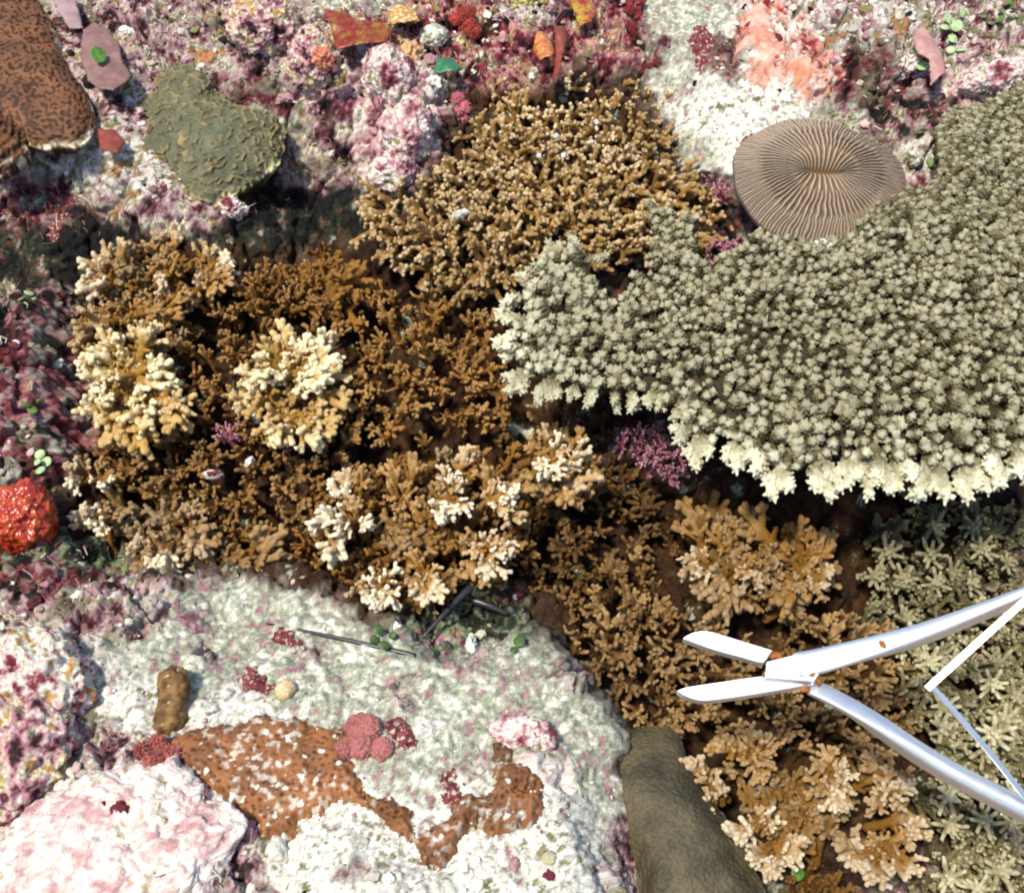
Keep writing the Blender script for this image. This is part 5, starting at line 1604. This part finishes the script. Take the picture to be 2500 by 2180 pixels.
# ------------------------------------------------------------------ loose stuff nobody could count
def stuff(name, n, rng, where, size, geo, mat, pname, flatz=.6):
    v0, f0 = geo
    vs, fs, cs, k = [], [], [], 0
    X = rng.uniform(-.62, .62, n * 3); Y = rng.uniform(-.44, .64, n * 3)
    i = np.clip(np.searchsorted(GX, X) - 1, 0, nx - 1); j = np.clip(np.searchsorted(GY, Y) - 1, 0, ny - 1)
    wgt = where[i, j]
    ok = np.nonzero(rng.uniform(size=len(X)) < wgt)[0][:n]
    for q in ok:
        s = size * math.exp(np.clip(rng.normal() * .4, -1, .7))
        R = np.array(Quaternion(Vector(rng.normal(size=3)).normalized(), rng.uniform(0, 6.28)).to_matrix())
        sc = rng.uniform(.55, 1.25, 3) * s
        o3 = rng.uniform(0, 50)
        v = (v0 * (1 + .42 * perlin(v0 + o3, 1.5, 3) + .22 * perlin(v0 + o3, 4.0, 4))[:, None] * sc) @ R.T
        v[:, 2] *= flatz
        v = v + np.array([X[q], Y[q], H[i[q], j[q]] + s * .05])
        vs.append(v); fs.append(f0 + k); k += len(v)
        cs.append(np.tile(COL[i[q], j[q]] * rng.uniform(.75, 1.2), (len(v), 1)) if rng.random() < .6 else np.tile(np.array(PALS[pname][0][int(rng.integers(len(PALS[pname][0])))][0]) * rng.uniform(.8, 1.1), (len(v), 1)))
    o = link(name, mesh_np(name, np.concatenate(vs), np.concatenate(fs), mat, np.clip(np.concatenate(cs), .01, .86)))
    o['kind'] = 'stuff'
    return o
rub = np.clip(ROUGH - .35, 0, 1) * (1 - np.clip(W['brown'] + W['under'] + W['dark'], 0, 1))
snd = np.clip((W['greensand'] ** 5 + W['sand'] ** 5) / tot, 0, 1)
rng = np.random.default_rng(55)
stuff('rubble', 6000, rng, np.clip(rub * 1.4, 0, 1), .0023, ICO3, M_ROCK, 'mix')
stuff('pebbles', 1100, rng, rub, .0036, ICO4, M_ROCK, 'mix', .75)
stuff('sand_grains', 4500, rng, snd, .0009, ICO2, M_ROCK, 'greensand')
def turf():
    rng = np.random.default_rng(56)
    n = 7000
    X = rng.uniform(-.62, .62, n * 3); Y = rng.uniform(-.44, .64, n * 3)
    i = np.clip(np.searchsorted(GX, X) - 1, 0, nx - 1); j = np.clip(np.searchsorted(GY, Y) - 1, 0, ny - 1)
    ww = np.clip(W['maroon'] + W['red'] + W['mix'] * .9 + W['pinkmix'] * .6 + W['darkmix'] + W['dgreen'] + W['whitemix'] * .5 - 1.2 * W['greensand'] - W['sand'] - W['brown'] - W['under'], 0, 1)
    ww = ww * smooth(-.05, .3, fbm(np.stack([X, Y, 0 * X], -1), 25, 2, 57))[...] if ww.shape == X.shape else ww
    ok = np.nonzero(rng.uniform(size=len(X)) < ww[i, j] * .7)[0][:n]
    cl = [(.22, .02, .03), (.32, .05, .05), (.14, .15, .05), (.62, .60, .48), (.40, .15, .17), (.24, .16, .07)]
    parts, cols = [], []
    for q in ok:
        p = np.array([X[q], Y[q], H[i[q], j[q]]])
        d = rng.normal(size=3) * .6 + np.array([0, 0, .8]); d /= np.linalg.norm(d)
        L = rng.uniform(.003, .008)
        parts.append(tube_geo([p, p + d * L * .5, p + (d + rng.normal(size=3) * .5) * L], [.0006, .0005, .0004], 4))
        cols.append(np.tile(np.array(cl[int(rng.integers(len(cl)))]) * rng.uniform(.7, 1.2), (len(parts[-1][0]), 1)))
    v, f = join_geo(parts)
    o = link('turf_algae', mesh_np('turf_algae', v, f, M_CRUST, np.concatenate(cols))); o['kind'] = 'stuff'
turf()
print('stuff', round(time.time() - T0, 1))

# ------------------------------------------------------------------ cutting pliers
ZP = .115
def tilt(X, Y):
    return .01 * (X - 1900) / 600 - .00011 * (Y - 1650)
M_STEEL = mat_plain('steel_mat', (.95, .94, .92), (.86, .86, .86), 90, .40, .5, .0002, 1.0)
M_RUSTY = mat_plain('rust_mat', (.36, .12, .03), (.16, .05, .02), 500, .8, .2, .0005)
pl_root = thing('cutting_pliers', 'bright steel cutting pliers with leaf springs held over the brown corals', 'pliers', P(1960, 1650, ZP))
z5 = lambda pts: [(1600 + x * .491, 1300 + y * .491) for x, y in pts]
def plate_part(name, poly, zc, th, bev, mat, parent=pl_root, root=pl_root):
    """a solid flat bar cut to an outline, edges bevelled"""
    bm = bmesh.new()
    vb = [bm.verts.new(Vector(P(x, y, zc + tilt(x, y))) - Vector(root.location)) for x, y in poly]
    fc = bm.faces.new(vb)
    bm.normal_update()
    if fc.normal.z < 0:
        fc.normal_flip()
    ex = bmesh.ops.extrude_face_region(bm, geom=[fc])
    bmesh.ops.translate(bm, verts=[g_ for g_ in ex['geom'] if isinstance(g_, bmesh.types.BMVert)], vec=(0, 0, -th))
    bmesh.ops.recalc_face_normals(bm, faces=bm.faces)
    bmesh.ops.bevel(bm, geom=[e for e in bm.edges if e.calc_face_angle(0) > .9], offset=bev, segments=3, affect='EDGES', profile=.6)
    me = bpy.data.meshes.new(name); bm.to_mesh(me); bm.free()
    me.materials.append(mat)
    return link(name, me, parent)
def bow(pts, n=10):
    """a smooth line through a few outline points"""
    pts = np.array(pts, float)
    t = np.r_[0, np.cumsum(np.hypot(*np.diff(pts, axis=0).T))]
    q = np.linspace(0, t[-1], n)
    out = []
    for s in q:
        k = min(max(np.searchsorted(t, s) - 1, 0), len(pts) - 2)
        p0, p1, p2, p3_ = pts[max(k - 1, 0)], pts[k], pts[k + 1], pts[min(k + 2, len(pts) - 1)]
        u = (s - t[k]) / (t[k + 1] - t[k])
        out.append(.5 * (2 * p1 + (p2 - p0) * u + (2 * p0 - 5 * p1 + 4 * p2 - p3_) * u * u + (3 * p1 - p0 - 3 * p2 + p3_) * u ** 3))
    return [tuple(o) for o in out]
# lever one: lower jaw, box and upper handle; lever two below it: upper jaw and lower handle
plate_part('jaw', z5(bow([(106, 786), (150, 770), (330, 742), (545, 712), (800, 688)], 16) + bow([(800, 690), (778, 748), (600, 786), (400, 818), (250, 836), (190, 828), (140, 808)], 18)), ZP, .006, .0007, M_STEEL)
plate_part('jaw', z5(bow([(136, 526), (185, 498), (250, 489), (310, 502), (450, 545), (586, 586)], 16) + bow([(560, 620), (534, 648), (420, 618), (290, 582), (200, 550)], 12)), ZP - .007, .006, .0007, M_STEEL)
plate_part('box_joint', z5([(556, 642), (700, 606), (830, 640), (822, 690), (790, 742), (545, 722)]), ZP + .0045, .006, .0007, M_STEEL)
def handle(line, zc, w0, w1, th, tube_from, fat=1.1, square=False):
    """a handle that starts flat at the joint and turns into a half-round channel"""
    pts = np.array([P(x, y, zc + tilt(x, y)) for x, y in z5(bow(line, 26))]) - np.array(pl_root.location)
    n = len(pts)
    V = []
    for i in range(n):
        t = i / (n - 1)
        a, b = pts[max(i - 1, 0)], pts[min(i + 1, n - 1)]
        d = b - a; d /= np.linalg.norm(d)
        side = np.cross(d, [0, 0, 1.]); side /= np.linalg.norm(side)
        up = np.cross(side, d)
        hw = (w0 + (w1 - w0) * t) / 2
        k = smooth(tube_from, tube_from + .35, np.array(t))
        for q in range(20):
            an = q / 20 * 2 * math.pi
            # flat bar blending to a rounded bar
            ca, sa = math.cos(an), math.sin(an)
            ex = 5.0 - (0 if square else 2.6) * k
            fx = np.sign(ca) * abs(ca) ** (2 / ex); fy = np.sign(sa) * abs(sa) ** (2 / ex)
            hh = th / 2 * (1 + fat * k)
            V.append(pts[i] + side * fx * hw + up * (fy * hh - (hh - th / 2)))
    V = np.array(V)
    ii = np.arange(n * 20).reshape(n, 20)
    F = np.stack([ii[:-1], np.roll(ii, -1, 1)[:-1], np.roll(ii, -1, 1)[1:], ii[1:]], -1).reshape(-1, 4)
    # caps
    c0, c1 = len(V), len(V) + 1
    V = np.vstack([V, pts[0], pts[-1]])
    me = bpy.data.meshes.new('handle')
    fl = F.tolist() + [[c0, int(ii[0, (k + 1) % 20]), int(ii[0, k])] for k in range(20)] + [[c1, int(ii[-1, k]), int(ii[-1, (k + 1) % 20])] for k in range(20)]
    me.from_pydata(V.tolist(), [], fl)
    me.polygons.foreach_set('use_smooth', np.ones(len(me.polygons), bool))
    me.materials.append(M_STEEL)
    me.update()
    return link('handle', me, pl_root)
handle([(700, 662), (850, 630), (1050, 575), (1250, 515), (1480, 435), (1850, 290), (2000, 225)], ZP + .001, .0165, .0050, .005, .15, 2.2, True)
handle([(770, 765), (900, 828), (1100, 940), (1300, 1065), (1500, 1185), (1850, 1365), (2050, 1460)], ZP - .007, .0105, .0140, .005, .10, 2.4)
def strip(name, a, b, za, zb_, w):
    p0 = np.array(P(*z5([a])[0], za + tilt(*z5([a])[0]))) - np.array(pl_root.location); p1 = np.array(P(*z5([b])[0], zb_ + tilt(*z5([b])[0]))) - np.array(pl_root.location)
    d = (p1 - p0) / np.linalg.norm(p1 - p0)
    side = np.cross(d, [0, 0, 1.]); side /= np.linalg.norm(side); up = np.cross(side, d)
    V = []
    n = 14
    for i in range(n):
        t = i / (n - 1)
        c = p0 + (p1 - p0) * t + up * .004 * math.sin(t * math.pi) * .6
        for sx, sz in ((-1, -1), (1, -1), (1, 1), (-1, 1)):
            V.append(c + side * sx * w / 2 + up * sz * .0007)
    ii = np.arange(n * 4).reshape(n, 4)
    F = np.stack([ii[:-1], np.roll(ii, -1, 1)[:-1], np.roll(ii, -1, 1)[1:], ii[1:]], -1).reshape(-1, 4).tolist() + [[3, 2, 1, 0], [n * 4 - 4, n * 4 - 3, n * 4 - 2, n * 4 - 1]]
    bm = bmesh.new()
    vb = [bm.verts.new(v) for v in V]
    for f in F:
        bm.faces.new([vb[k] for k in f])
    bmesh.ops.recalc_face_normals(bm, faces=bm.faces)
    me = bpy.data.meshes.new(name); bm.to_mesh(me); bm.free()
    me.materials.append(M_STEEL)
    return link(name, me, pl_root)
strip('spring_leaf', (1352, 776), (1870, 310), ZP + .004, ZP + .008, .0038)
strip('spring_leaf', (1378, 768), (1880, 1370), ZP + .001, ZP - .002, .0034)
def rust(X, Y, zc, r, seed):
    v, f = ICO3
    v = v * np.array([r, r * .6, .0011]) * (1 + .5 * fbm(v, 2.5, 3, seed))[:, None]
    o = link('rust_spot', mesh_np('rust_spot', v, f, M_RUSTY), pl_root)
    o.location = Vector(P(X, Y, zc)) - pl_root.location
    o.rotation_euler = (0, 0, seed)
for k, (x, y, zc, r) in enumerate([(782, 702, ZP + .0048, .0024), (1130, 556, ZP + .0040, .0028), (600, 612, ZP - .002, .0045), (548, 704, ZP + .001, .003), (808, 735, ZP - .001, .0032), (745, 780, ZP - .004, .0030)]):
    X, Y = z5([(x, y)])[0]
    rust(X, Y, zc + tilt(X, Y), r, k + 1)
print('done', len(bpy.data.objects), round(time.time() - T0, 1))
